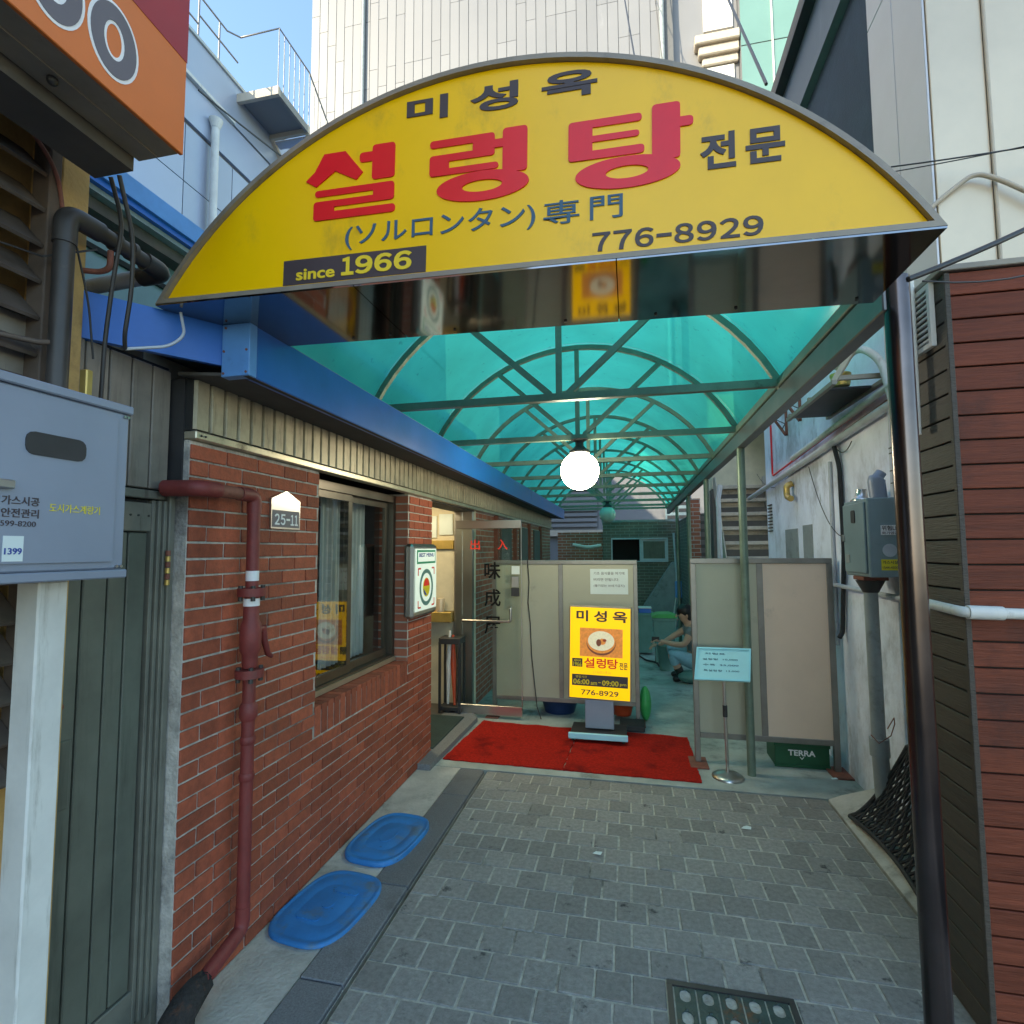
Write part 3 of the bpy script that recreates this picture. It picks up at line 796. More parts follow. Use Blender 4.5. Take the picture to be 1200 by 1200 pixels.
# ================================================================== ARCHED SIGN
sg = thing('arched_sign', 'yellow half round restaurant sign over the alley mouth with red Korean letters', 'sign', (-.378, 1.44, 2.4145))
SROT = Matrix.Translation((-.378, 1.44, 2.4145)) @ Matrix.Rotation(R(1.13), 4, 'Y') @ Matrix.Translation((.378, -1.44, -2.4145))
SHW, SRISE = 1.141, .64
SR = (SHW ** 2 + SRISE ** 2) / (2 * SRISE)
def sarc(d=0.0, n=48):
    cz = 2.4145 + SRISE - SR; r = SR - d; zb = 2.4145 + d
    a = math.acos((zb - cz) / r)
    return [(-.378 + r * math.sin(-a + 2 * a * i / n), cz + r * math.cos(-a + 2 * a * i / n)) for i in range(n + 1)]
inner = sarc(.016)
MB().prism(inner, (0, 1.452, 0), X, Z, Y, .01).xf(SROT).obj('sign_face', 'yellow_sign', sg)
o_, i_ = sarc(0), sarc(.015)
# rim: front lip, curved top shell
rim = MB(); k = len(o_)
vs = [(x, 1.436, z) for x, z in o_] + [(x, 1.436, z) for x, z in i_] + [(x, 1.452, z) for x, z in i_]
rim.add(vs, [(j, (j + 1) % k, k + (j + 1) % k, k + j) for j in range(k)] + [(k + j, k + (j + 1) % k, 2 * k + (j + 1) % k, 2 * k + j) for j in range(k)])
rim.xf(SROT).obj('rim', 'beige_metal', sg)
sh = MB(); vs = []
for x, z in o_: vs += [(x, 1.436, z), (x, 1.84, z)]
sh.add(vs, [(2 * j, 2 * j + 2, 2 * j + 3, 2 * j + 1) for j in range(len(o_) - 1)], True)
sh.xf(SROT).obj('top_shell', 'beige_metal', sg)
bxs = [-1.519, -.80, -.02, .763]
for j in range(3):
    MB().box(bxs[j] + .0015, bxs[j + 1] - .0015, 1.437, 1.84, 2.4085, 2.4135).xf(SROT).obj('underside_sheet', 'mirror_steel', sg)
MB().prism(sarc(.004), (0, 1.836, 0), X, Z, Y, .004).xf(SROT).obj('back_sheet', 'mirror_steel', sg)
for xx in (-1.35, -1.0, -.85, -.6, -.2, .1, .35, .7):
    MB().cyl((xx, 1.80, 2.4085), (xx, 1.80, 2.404), .005, 8).xf(SROT).obj('rivet', 'black_metal', sg)
LY = 1.4515
SI = SROT.inverted()
def srect(x0, z0, x1, z1):
    """rectangle given by two real corners, into the sign's own frame"""
    a = SI @ Vector((x0, LY, z0)); b = SI @ Vector((x1, LY, z1))
    return (a.x, LY, a.z), b.x - a.x, b.z - a.z
def stext(body, mat, x0, z0, x1, z1, **k):
    o, w, h = srect(x0, z0, x1, z1)
    text('lettering', body, mat, sg, o, X, Z, w, h, .0025, xfm=SROT, **k)
stext('미', 'ink', -.639, 2.918, -.506, 2.990, off=.030)
stext('성', 'ink', -.437, 2.910, -.290, 2.990, off=.030)
stext('옥', 'ink', -.223, 2.908, -.062, 2.984, off=.030)
stext('전', 'ink', .205, 2.630, .297, 2.728, off=.030)
stext('문', 'ink', .319, 2.628, .417, 2.722, off=.030)
stext('(ソルロンタン)', 'ink_blue', -.839, 2.542, -.243, 2.612, off=.006)
stext('専', 'ink_blue', -.221, 2.535, -.118, 2.602, off=.006)
stext('門', 'ink_blue', -.090, 2.533, .001, 2.598, off=.006)
def digits(body, mat, par, o, u, w_, width, height, xfm=None, y=0.0, fat=.03, gap=.14):
    """figures set one by one, each filling its own cell"""
    cell = {'-': .8, '1': .72}; tot = sum(cell.get(c, 1) for c in body); x = 0
    o = Vector(o); u = Vector(u).normalized(); w_ = Vector(w_).normalized()
    for c in body:
        cw = cell.get(c, 1) * width / tot; p = o + u * (x + cw * gap / 2)
        if c == '-': MB().prism([(0, height * .42), (cw * (1 - gap), height * .42), (cw * (1 - gap), height * .60), (0, height * .60)], p, u, w_, u.cross(w_), .002).xf(xfm or Matrix()).obj('lettering', mat, par)
        else: text('lettering', chr(ord(c) + 0xFEE0), mat, par, p, u, w_, cw * (1 - gap), height, .002, off=fat, xfm=xfm)
        x += cw
o, w, h = srect(-.089, 2.441, .361, 2.486); digits('776-8929', 'ink', sg, o, X, Z, w, h, SROT, fat=.022)
o, w, h = srect(-1.052, 2.453, -.573, 2.524)
MB().box(o[0], o[0] + w, LY - .0012, LY + .001, o[2], o[2] + h).xf(SROT).obj('date_band', 'ink', sg)
def on_band(body, x0, z0, x1, z1, **k):
    o, w, h = srect(x0, z0, x1, z1)
    text('lettering', body, 'ink_yellow', sg, (o[0], LY - .0014, o[2]), X, Z, w, h, .002, xfm=SROT, **k)
digits('25-11', 'white_print', NUMPLATE, (-1.5565, 2.125, 1.738), Y, Z, .178, .050, fat=.02, gap=.2)
on_band('since', -1.006, 2.464, -.872, 2.497, smear=.025)
o, w, h = srect(-.852, 2.462, -.615, 2.515); digits('1966', 'ink_yellow', sg, (o[0], LY - .0014, o[2]), X, Z, w, h, SROT, fat=.036, gap=.10)
# heavy red characters, drawn stroke by stroke
def heavy(rects, polys, rings, x0, z0, x1, z1):
    o, w, h = srect(x0, z0, x1, z1)
    mb = MB(); t = .0030
    for (a, b, c, d) in rects:
        mb.prism(rrect(a * w, b * w, c * h, d * h, .010), (o[0], LY, o[2]), X, Z, -Y, t); t += .00012
    for p in polys:
        mb.prism([(q[0] * w, q[1] * h) for q in p], (o[0], LY, o[2]), X, Z, -Y, t); t += .00012
    for (cx, cy, rx, ry, ix, iy) in rings:
        n = 40; a = ell(cx * w, cy * h, rx * w, ry * h, n); b = ell(cx * w, cy * h, ix * w, iy * h, n)
        vs = []
        for tt in (0, t): vs += [(o[0] + p[0], LY - tt, o[2] + p[1]) for p in a] + [(o[0] + p[0], LY - tt, o[2] + p[1]) for p in b]
        fs = []
        for j in range(n):
            j2 = (j + 1) % n
            fs += [(2 * n + j, 2 * n + j2, 3 * n + j2, 3 * n + j), (j, j2, 2 * n + j2, 2 * n + j), (n + j, n + j2, 3 * n + j2, 3 * n + j)]
        mb.add(vs, fs); t += .00012
    mb.xf(SROT).obj('lettering', 'red_letter', sg, kind='stuff')
heavy([(.60, .79, .77, .91), (.74, .985, .50, 1.0), (.11, .985, .345, .44), (.76, .985, .18, .44), (.11, .985, .18, .275), (.10, .33, 0, .275), (.10, 1.0, 0, .115)],
      [[(.20, .97), (.44, .97), (.64, .63), (.57, .53), (.33, .70), (.12, .50), (0, .60), (.10, .72)]], [], -.980, 2.650, -.670, 2.866)
heavy([(0, .66, .86, .97), (.44, .66, .66, .97), (0, .66, .64, .745), (0, .20, .44, .745), (0, .70, .44, .535), (.62, .78, .74, .86), (.74, .98, .36, 1.0)], [],
      [(.54, .215, .46, .215, .20, .085)], -.566, 2.640, -.258, 2.845)
heavy([(0, .60, .83, .93), (0, .58, .64, .72), (0, .62, .42, .53), (0, .20, .42, .93), (.68, .90, .30, 1.0), (.86, 1.0, .68, .80)], [],
      [(.48, .20, .42, .20, .17, .08)], -.150, 2.615, .192, 2.836)

# ================================================================== LAMPS
def globe(x, y, z, r, ztop, glow, label):
    t = thing('globe_lamp', label, 'lamp', (x, y, z - r), 'globe lamps hanging under the canopy')
    MB().ball((x, y, z), r, 32, 20).obj('globe', 'lamp_glow' if glow else 'lamp_off', t)
    MB().lathe((x, y, z + r * .93), [(r * .52, 0), (r * .55, .02), (r * .42, .03), (r * .22, .06), (r * .22, .09), (r * .46, .11), (r * .46, ztop - z - r * .93)], 20).obj('lamp_cap', 'black_metal', t)
globe(-.372, 4.22, 2.235, .150, 2.482, True, 'lit white globe lamp glowing under the canopy tie')
globe(-.385, 9.97, 2.25, .150, 2.482, False, 'unlit pale green globe lamp deep under the canopy')

# ================================================================== STAND SIGN
st = thing('stand_sign', 'yellow backlit pavement sign with soup bowl picture on red carpet', 'sign', (-.29, 4.80, .012))
def tilt(mb): return mb.xf(Matrix.Translation((-.27, 4.75, .33)) @ Matrix.Rotation(R(1.4), 4, 'Y') @ Matrix.Translation((.27, -4.75, -.33)))
SX0, SX1, SZ0, SZ1 = -.547, -.012, .33, 1.125
tilt(MB().box(SX0, SX1, 4.752, 4.83, SZ0, SZ1, .006)).obj('case', 'beige_metal', st)
tilt(MB().box(SX0 + .012, SX1 - .012, 4.744, 4.7515, SZ0 + .012, SZ1 - .012)).obj('face', 'lightbox_yellow', st)
tm = Matrix.Translation((-.27, 4.75, .33)) @ Matrix.Rotation(R(1.4), 4, 'Y') @ Matrix.Translation((.27, -4.75, -.33))
SWD, SHT = SX1 - SX0, SZ1 - SZ0
def sp(fx, fy): return SX0 + fx * SWD, SZ1 - fy * SHT
def st_text(body, mat, fx0, fx1, fy0, fy1, y=4.7438, **k):
    (x0, z1), (x1, z0) = sp(fx0, fy0), sp(fx1, fy1)
    text('lettering', body, mat, st, (x0, y, z0), X, Z, x1 - x0, z1 - z0, .002, xfm=tm, **k)
def st_box(name, mat, fx0, fx1, fy0, fy1, y0=4.7426):
    (x0, z1), (x1, z0) = sp(fx0, fy0), sp(fx1, fy1)
    tilt(MB().box(x0, x1, y0, 4.7438, z0, z1)).obj(name, mat, st)
st_text('미', 'ink', .12, .31, .045, .165, off=.03); st_text('성', 'ink', .40, .61, .045, .165, off=.03); st_text('옥', 'ink', .70, .93, .045, .165, off=.03)
st_box('photo_print', 'print_orange', .18, .86, .235, .54)
cx, cz = sp(.52, .375)
def disc(rx, rz, y, mat, cxx=cx, czz=cz): tilt(MB().prism(ell(cxx, czz, rx, rz, 36), (0, y, 0), X, Z, Y, .0006)).obj('photo_print', mat, st)
disc(.125, .105, 4.7418, 'print_meat', cx, cz - .012); disc(.122, .100, 4.7410, 'print_orange'); disc(.112, .083, 4.7402, 'print_soup', cx, cz + .006); disc(.030, .026, 4.7394, 'print_orange', cx + .01, cz); disc(.022, .03, 4.7386, 'print_meat', cx - .02, cz - .01); disc(.016, .012, 4.7378, 'bowl_red', cx + .03, cz + .012)
st_box('date_band', 'ink', .06, .225, .565, .655); st_text('1966', 'ink_yellow', .075, .21, .605, .65, y=4.7424, smear=.03); st_text('since', 'ink_yellow', .09, .20, .573, .598, y=4.7424, smear=.02)
st_text('설', 'print_red', .25, .42, .555, .66, off=.022); st_text('렁', 'print_red', .45, .60, .555, .66, off=.022); st_text('탕', 'print_red', .62, .79, .555, .66, off=.022)
st_text('전문', 'ink', .81, .94, .585, .66, off=.02)
st_text('(ソルロンタン)', 'print_orange', .40, .68, .685, .72)
st_box('hours_band', 'ink', .06, .945, .735, .855)
st_text('06:00', 'ink_yellow', .08, .34, .785, .84, y=4.7424, smear=.03); st_text('am', 'ink_yellow', .36, .46, .81, .84, y=4.7424, smear=.02)
st_text('-', 'ink_yellow', .48, .52, .808, .815, y=4.7424); st_text('09:00', 'ink_yellow', .54, .80, .785, .84, y=4.7424, smear=.03); st_text('pm', 'ink_yellow', .82, .92, .81, .84, y=4.7424, smear=.02)
st_text('영업시간', 'ink_yellow', .12, .30, .748, .772, y=4.7424, off=.01)
st_text('776-8929', 'ink', .21, .80, .895, .95, smear=.012)
B('stem', 'cabinet_grey', st, -.405, -.160, 4.765, 4.815, .085, .33, .006)
B('base', 'black_metal', st, -.525, -.055, 4.64, 4.96, .045, .075, .006)
B('base_edge', 'cyan_plastic_and_reflection', st, -.535, -.045, 4.615, 4.639, .04, .09, .005)  # cyan colour stands for a reflection on the base front
for (xx, yy) in ((-.50, 4.66), (-.08, 4.66), (-.50, 4.93), (-.08, 4.93)): MB().cyl((xx - .012, yy, .029), (xx + .012, yy, .029), .0155, 12).obj('caster', 'black_rubber', st)

# ================================================================== RED CARPETS
def mat_piece(poly, label):
    # poly: four jagged sides of 14 points each; fill as a rippled sheet with a turned-down edge
    n = 14; c = [Vector((*poly[i * n], 0)) for i in range(4)]; bm = MB(); N = 34; vs = []
    jx = [random.uniform(-.004, .004) for _ in range(N + 1)]
    def h(x, y): return .012 + .004 * math.sin(x * 9 + y * 4) * math.sin(y * 7 - x * 3) + .003 * math.sin(x * 23 + 1.7 * y)
    for i in range(N + 1):
        for j in range(N + 1):
            u_, v_ = i / N, j / N
            p = (c[0] * (1 - u_) + c[1] * u_) * (1 - v_) + (c[3] * (1 - u_) + c[2] * u_) * v_
            e = min(u_, 1 - u_, v_, 1 - v_)
            ed = jx[i if v_ in (0, 1) else j] if e == 0 else 0
            vs.append((p.x + ed * (u_ in (0, 1)), p.y + ed * (v_ in (0, 1)), h(p.x, p.y) if e > 0 else h(p.x, p.y) * .8))
    bm.add(vs, [(i * (N + 1) + j, (i + 1) * (N + 1) + j, (i + 1) * (N + 1) + j + 1, i * (N + 1) + j + 1) for i in range(N) for j in range(N)], True)
    ring = [i * (N + 1) for i in range(N + 1)] + [N * (N + 1) + j for j in range(1, N + 1)] + [i * (N + 1) + N for i in range(N - 1, -1, -1)] + [j for j in range(N - 1, 0, -1)]
    k = len(ring); bm.add([vs[r_] for r_ in ring] + [(vs[r_][0], vs[r_][1], .0005) for r_ in ring], [(i, (i + 1) % k, k + (i + 1) % k, k + i) for i in range(k)])
    return bm.obj('carpet', 'carpet', None, label=label, cat='carpet', group='red carpets at the entrance')
def jag(a, b, n=14, j=.003): return [(a[0] + (b[0] - a[0]) * i / n + random.uniform(-j, j), a[1] + (b[1] - a[1]) * i / n + random.uniform(-j, j)) for i in range(n)]
mat_piece(jag((-1.455, 4.07), (-.515, 4.05)) + jag((-.515, 4.05), (-.480, 4.985)) + jag((-.480, 4.985), (-1.38, 5.02)) + jag((-1.38, 5.02), (-1.455, 4.07)), 'red carpet piece with its end at the entrance threshold')
mat_piece(jag((-.508, 4.048), (.455, 4.03)) + jag((.455, 4.03), (.452, 4.945)) + jag((.452, 4.945), (-.473, 4.985)) + jag((-.473, 4.985), (-.508, 4.048)), 'red carpet piece with the yellow stand sign on its edge')

# ================================================================== SCREENS
def screen(x0, x1, y, z0, z1, xm, mats, label, feet):
    t = thing('partition_screen', label, 'screen', ((x0 + x1) / 2, y, 0), 'metal partition screens across the alley')
    fwid = .04
    B('sheet', mats[0], t, x0 + fwid, xm - .022, y - .008, y + .008, z0 + fwid, z1 - fwid)
    B('sheet', mats[1], t, xm + .022, x1 - fwid, y - .008, y + .008, z0 + fwid, z1 - fwid)
    B('top_rail', 'screen_frame', t, x0, x1, y - .02, y + .02, z1 - fwid, z1, .003)
    B('bottom_rail', 'screen_frame', t, x0 + fwid, x1 - fwid, y - .018, y + .018, z0, z0 + fwid, .003)
    B('mid_post', 'screen_frame', t, xm - .022, xm + .022, y - .016, y + .016, z0 + fwid, z1 - fwid, .003)
    for xx in (x0, x1 - fwid): B('leg', 'screen_frame', t, xx, xx + fwid, y - .02, y + .02, .012, z1 - fwid - .0005, .003)
    for xx in feet: B('foot_plate', 'rust', t, xx - .065, xx + .065, y - .13, y + .09, 0.0, .012, .002)
    return t
screen(-1.35, .065, 5.26, .155, 1.515, -.665, ('screen_panel', 'screen_panel'), 'olive grey metal screen with paper notice behind the yellow stand sign', (-1.33, .045))
screen(.455, 1.455, 4.41, .19, 1.545, .955, ('screen_panel', 'screen_warm_reflection'), 'tan metal screen behind the menu stand and beer crate', (.475, 1.435))  # left sheet darker for shade, right sheet warm for reflected light
no = thing('paper_notice', 'pale paper notice taped to the olive screen', 'notice', (-.2, 5.245, 1.19))
B('sheet', 'paper', no, -.378, -.022, 5.2485, 5.2515, 1.190, 1.430)
for i, s_ in enumerate(('기초 음식물을 여기에', '버리면 안됩니다.', '(물기있는 쓰레기금지)')):
    text('lettering', s_, 'ink', no, (-.345, 5.2483, 1.375 - i * .06), X, Z, .29 - .05 * (i == 1), .028, .001)
T('power_cable', 'black_metal', None, [(-.99, 5.235, 1.52), (-.975, 5.235, 1.3), (-.985, 5.232, 1.1), (-.965, 5.235, .9), (-.955, 5.235, .6), (-.93, 5.235, .35), (-.90, 5.20, .12), (-.85, 5.14, .02)], .005, 6, label='thin black cable hanging down the olive metal screen', cat='cable')
# tubs tucked behind the olive screen
def tub(c, r, h, mat, label, name, cat, sx=1.0):
    t = MB().lathe(c, [(r * .75, 0), (r * .98, h * .92), (r * 1.05, h * .93), (r * 1.05, h), (r * .96, h), (r * .74, .015), (.01, .015)], 28, sx)
    return t.obj(name, mat, None, label=label, cat=cat)
tub((-.72, 5.52, 0), .20, .18, 'tub_blue', 'dark blue plastic tub under the olive screen', 'plastic_tub', 'tub')
tub((-.10, 5.42, .03), .11, .12, 'bowl_red', 'orange red plastic bowl under the olive screen', 'plastic_bowl', 'bowl')
B('doorstop_block', 'black_rubber', None, -.12, .10, 5.0, 5.22, .0, .055, .01, label='black rubber block at the foot of the olive screen', cat='block')
MB().ball((.115, 5.36, .16), .1, 16, 12, (.55, .9, 1.6)).obj('green_bag', 'bin_green', None, label='bright green plastic bag behind the olive screen post', cat='bag')

# ================================================================== MENU STAND, CRATE
ms = thing('menu_stand', 'chrome menu stand holding a pale board tinted by canopy light', 'menu stand', (.648, 4.17, 0))
MB().lathe((.648, 4.17, 0), [(.108, 0), (.108, .010), (.095, .02), (.06, .032), (.018, .04)], 32).obj('base', 'steel', ms)
MB().cyl((.648, 4.17, .038), (.640, 4.17, .74), .011, 14).obj('pole', 'steel', ms)
MB().cyl((.643, 4.17, .42), (.643, 4.17, .50), .016, 14).obj('collar', 'black_metal', ms)
bo, bu, bw_ = Vector((.430, 4.09, .690)), Vector((.372, 0, .000)), Vector((.038, .13, .205))
wn = bw_.normalized(); nn = X.cross(wn)
MB().prism([(0, 0), (.372, 0), (.372, bw_.length), (0, bw_.length)], bo, X, wn, nn, -.012).obj('board', 'menu_board', ms)
plate('board_frame', 'cyan_plastic_and_reflection', ms, [(0, 0), (.372, 0), (.372, bw_.length), (0, bw_.length)], [[(.012, .012), (.36, .012), (.36, bw_.length - .012), (.012, bw_.length - .012)]], bo + nn * .0005, X, wn, .008)
wv = (wn - X * wn.dot(X)).normalized()
for i in range(4): text('lettering', ('차림표', '설렁탕  10,000', '수육  35,000', '특설렁탕  13,000')[i], 'ink_blue', ms, bo + nn * .001 + X * (.07 + .02 * (i == 0)) + wv * (.19 - .042 * i), X, wv, .24 - .1 * (i == 0), .014, .001)

cr = thing('beer_crate', 'dark green plastic beer crate with white lettering under tan screen', 'crate', (1.22, 4.58, 0))
for (n_, a) in (('front_wall', (1.03, 1.40, 4.455, 4.467, .0, .175)), ('back_wall', (1.03, 1.40, 4.703, 4.715, .0, .175)), ('side_wall', (1.03, 1.042, 4.468, 4.702, .0, .175)), ('side_wall', (1.388, 1.40, 4.468, 4.702, .0, .175)), ('bottom', (1.043, 1.387, 4.469, 4.701, .003, .012))):
    B(n_, 'crate_green', cr, *a, .002)
B('top_rim', 'crate_green', cr, 1.024, 1.406, 4.448, 4.4545, .150, .175, .002); B('bottom_rim', 'crate_green', cr, 1.024, 1.406, 4.448, 4.4545, .0, .022, .002)
text('lettering', 'TERRA', 'white_print', cr, (1.12, 4.4545, .085), X, Z, .185, .042, .002, smear=.03)
MB().prism([(0, .02), (.016, 0), (.032, .02), (.026, .02), (.016, .008), (.006, .02)], (1.197, 4.4545, .058), X, Z, -Y, .002).obj('emblem', 'white_print', cr)

# ================================================================== MANHOLE COVERS, GRATE
def cover(cx, cy, a, b, rot, label, holes):
    t = thing('manhole_cover', label, 'manhole cover', (cx, cy, 0), 'blue plastic manhole covers on the concrete strip')
    m = Matrix.Translation((cx, cy, 0)) @ Matrix.Rotation(R(rot), 4, 'Z')
    def loop(d, z):
        p = []
        for i in range(44):
            th = 2 * math.pi * i / 44; ct, st_ = math.cos(th), math.sin(th); e = .62
            p.append((math.copysign(abs(ct) ** e, ct) * a * (1 - d), math.copysign(abs(st_) ** e, st_) * b * (1 - d), z))
        return p
    k_ = .8 if 'domed' in label else .5
    rows = [loop(p_, q_ * k_) for p_, q_ in ((-.004, 0), (0, .026), (.02, .031), (.06, .032), (.09, .026), (.14, .026), (.17, .030), (.40, .031), (.43, .028), (.47, .028), (.50, .031), (.96, .032))]
    vs = [v for r_ in rows for v in r_]; fs = []
    for i in range(len(rows) - 1):
        for j in range(44): fs.append((i * 44 + j, i * 44 + (j + 1) % 44, (i + 1) * 44 + (j + 1) % 44, (i + 1) * 44 + j))
    fs.append([(len(rows) - 1) * 44 + j for j in range(44)])
    MB().add(vs, fs, True).xf(m).obj('lid', 'blue_plastic', t)
    for (dx, dy, rx, ry) in holes:
        MB().prism(rrect(dx - rx, dx + rx, dy - ry, dy + ry, min(rx, ry)), (0, 0, .030 * k_), X, Y, Z, .004).xf(m).obj('raised_mark', 'blue_plastic', t)
cover(-1.352, 2.915, .258, .176, 84, 'domed blue plastic manhole cover with smooth top by brick wall', [(0, 0, .07, .035)])
cover(-1.374, 2.328, .252, .186, 84, 'flat blue plastic manhole cover with raised oblong marks', [(-.10, .03, .018, .06), (.0, .0, .03, .03), (.10, -.03, .018, .06)])
gt = thing('drain_grate', 'rusty green iron drain grate set in the paving', 'drain grate', (.32, 2.0, 0))
g = GR
fr_ = MB(); fr_.box(g[0] + .002, g[1] - .002, g[3] - .024, g[3] - .003, -.05, .004); fr_.box(g[0] + .002, g[1] - .002, g[2] + .003, g[2] + .024, -.05, .004)
fr_.box(g[0] + .002, g[0] + .022, g[2] + .025, g[3] - .025, -.05, .004); fr_.box(g[1] - .022, g[1] - .002, g[2] + .025, g[3] - .025, -.05, .004)
fr_.obj('frame', 'black_pipe', gt)
M('grate_iron', (.045, .075, .07), .5, metal=.3, var=.3, scale=25, bump=.3, grime=((.17, .07, .03), .52, .66, 7))
w5 = (g[1] - g[0] - .05) / 5
for i in range(5):
    x0 = g[0] + .025 + i * w5
    hs = []
    for j in range(4):
        cy = .055 + j * .095
        hs.append(rrect(w5 / 2 - .019, w5 / 2 + .019, cy - .028, cy + .028, .018))
    plate('grate_bar', 'grate_iron', gt, [(.003, 0), (w5 - .003, 0), (w5 - .003, g[3] - g[2] - .052), (.003, g[3] - g[2] - .052)], hs, (x0, g[2] + .026, -.018), X, Y, .018)
    for j in range(5): MB().lathe((x0 + w5 / 2, g[2] + .034 + j * .09, 0), [(.006, 0), (.005, .003), (.002, .004)], 8).obj('stud', 'grate_iron', gt)

# black rubber lattice mat propped on the right wall
lm = thing('lattice_mat', 'black rubber lattice mat leaning against the whitewashed wall', 'mat', (1.36, 3.28, .03))
def lp(a, b):
    """a: 0..1 along the mat, b: 0..1 up the wall"""
    yb = 2.86 + .80 * a - .22 * b * a
    return Vector((1.255 + .23 * b ** .8 + .015 * math.sin(a * 4), yb, .03 + .52 * b ** 1.2 + .03 * math.sin(a * 3.1 + b)))
NU, NV = 9, 6
for j in range(NV):
    row = MB()
    for i in range(NU):
        a0, a1 = i / NU, (i + 1) / NU; am = (a0 + a1) / 2; b0, b1 = j / NV, (j + 1) / NV
        row.tube([lp(a0, b0), lp(am, b1), lp(a1, b0)], .0085, 5)
        row.tube([lp(a0, b1), lp(am, b0 + .02), lp(a1, b1)], .006, 5)
        row.tube([lp(am, b0), lp(am, b1)], .007, 5)
        c0, c1, c2, c3 = lp(a0 + .02, b0 + .02), lp(am, b0 + .02), lp(am - .015, b1 - .03), lp(a0 + .03, b1 - .05)
        row.add([c0, c1, c2, c3], [(0, 1, 2, 3)])
    row.obj('lattice_row', 'black_rubber', lm, kind='stuff')
for b in (0, 1): MB().tube([lp(i / 20, b) for i in range(21)], .012, 6).obj('edge_bar', 'black_rubber', lm)
for a in (0, 1): MB().tube([lp(a, i / 12) for i in range(13)], .012, 6).obj('edge_bar', 'black_rubber', lm)

# ================================================================== RIGHT SIDE
ww = thing('whitewashed_wall', 'stained whitewashed plaster wall along the alley', 'wall', (1.53, 4.5, 0))
MB().box(1.505, 1.70, 2.51, 3.525, -.05, 2.44).box(1.505, 1.70, 3.5255, 6.45, -.05, 3.30).obj('plaster', 'whitewash', ww)
for (y0, y1, z0, z1) in ((5.35, 5.75, 1.48, 1.80), (4.95, 5.2, 1.45, 1.82)): B('patch', 'grey_paint', ww, 1.499, 1.506, y0, y1, z0, z1, .002)
vt = thing('wall_vent', None, None, (1.50, 6.3, 1.9), parent=ww)
for i in range(9): B('slat', 'black_metal', vt, 1.488, 1.504, 6.22, 6.36, 1.80 + i * .035, 1.812 + i * .035)

cb = thing('meter_cabinet', 'grey teal gas cabinet with stickers mounted on whitewashed wall', 'cabinet', (1.40, 3.52, 1.45))
B('body', 'cabinet_teal', cb, 1.305, 1.50, 3.36, 3.70, 1.455, 1.900, .006)
B('door', 'cabinet_teal', cb, 1.293, 1.3045, 3.385, 3.685, 1.475, 1.880, .004)
MB().prism(rrect(0, .055, 0, .075, .012), (1.2925, 3.50, 1.765), Y, Z, -X, .004).obj('door_window', 'black_metal', cb)
B('latch', 'steel', cb, 1.280, 1.2925, 3.665, 3.685, 1.66, 1.70, .002)
B('label_sticker', 'white_print', cb, 1.365, 1.455, 3.356, 3.3595, 1.690, 1.745)
text('lettering', '위험LP', 'ink', cb, (1.37, 3.3558, 1.715), X, Z, .08, .027, .001, off=.015)
text('lettering', '화기엄금', 'ink', cb, (1.37, 3.3558, 1.693), X, Z, .08, .016, .001, off=.01)
MB().prism(ell(1.405, 1.605, .036, .036), (0, 3.3595, 0), X, Z, -Y, .003).obj('round_sticker', 'pale_pipe', cb)
B('warning_sticker', 'sticker_yellow', cb, 1.360, 1.445, 3.356, 3.3595, 1.495, 1.555)
text('lettering', '가스시설', 'ink', cb, (1.365, 3.3558, 1.53), X, Z, .075, .018, .001, off=.01)
text('lettering', '1544-4500', 'ink', cb, (1.365, 3.3558, 1.503), X, Z, .075, .014, .001)
B('inset_plate', 'grey_paint', cb, 1.289, 1.2925, 3.60, 3.66, 1.53, 1.58, .002)
MB().lathe((1.37, 3.60, 1.90), [(.05, 0), (.052, .015), (.035, .02), (.03, .05), (.028, .07)], 18).obj('vent_cap', 'steel', cb)
MB().lathe((1.375, 3.66, 1.90), [(.05, 0), (.04, .012)], 16).obj('red_cap', 'rust', cb)
T('flue', 'cabinet_grey', cb, bend([(1.43, 3.52, 1.90), (1.42, 3.52, 2.02), (1.45, 3.52, 2.06)], .04), [.045] * 6 + [.03] * 3, 12)
B('bracket', 'rust', cb, 1.31, 1.44, 3.47, 3.62, 1.432, 1.454, .003)
dp = thing('down_pipe', 'grey green drain pipe standing under the gas cabinet', 'pipe', (1.385, 3.545, .05))
T('shaft', 'grey_paint', dp, [(1.375, 3.545, .46), (1.37, 3.54, 1.42)], .036, 18)
T('lower_shaft', 'grey_paint', dp, [(1.40, 3.56, .03), (1.38, 3.55, .45)], [.046, .042], 18)
T('coupling', 'grey_paint', dp, [(1.379, 3.548, .43), (1.377, 3.547, .53)], .050, 18)
T('collar', 'black_pipe', dp, [(1.371, 3.541, 1.36), (1.371, 3.541, 1.43)], [.04, .075], 18)
T('tie_wire', 'rust', dp, [(1.33, 3.53, .55), (1.35, 3.48, .52), (1.42, 3.50, .56), (1.45, 3.52, .62), (1.44, 3.5, .66), (1.40, 3.49, .60)], .003, 5)

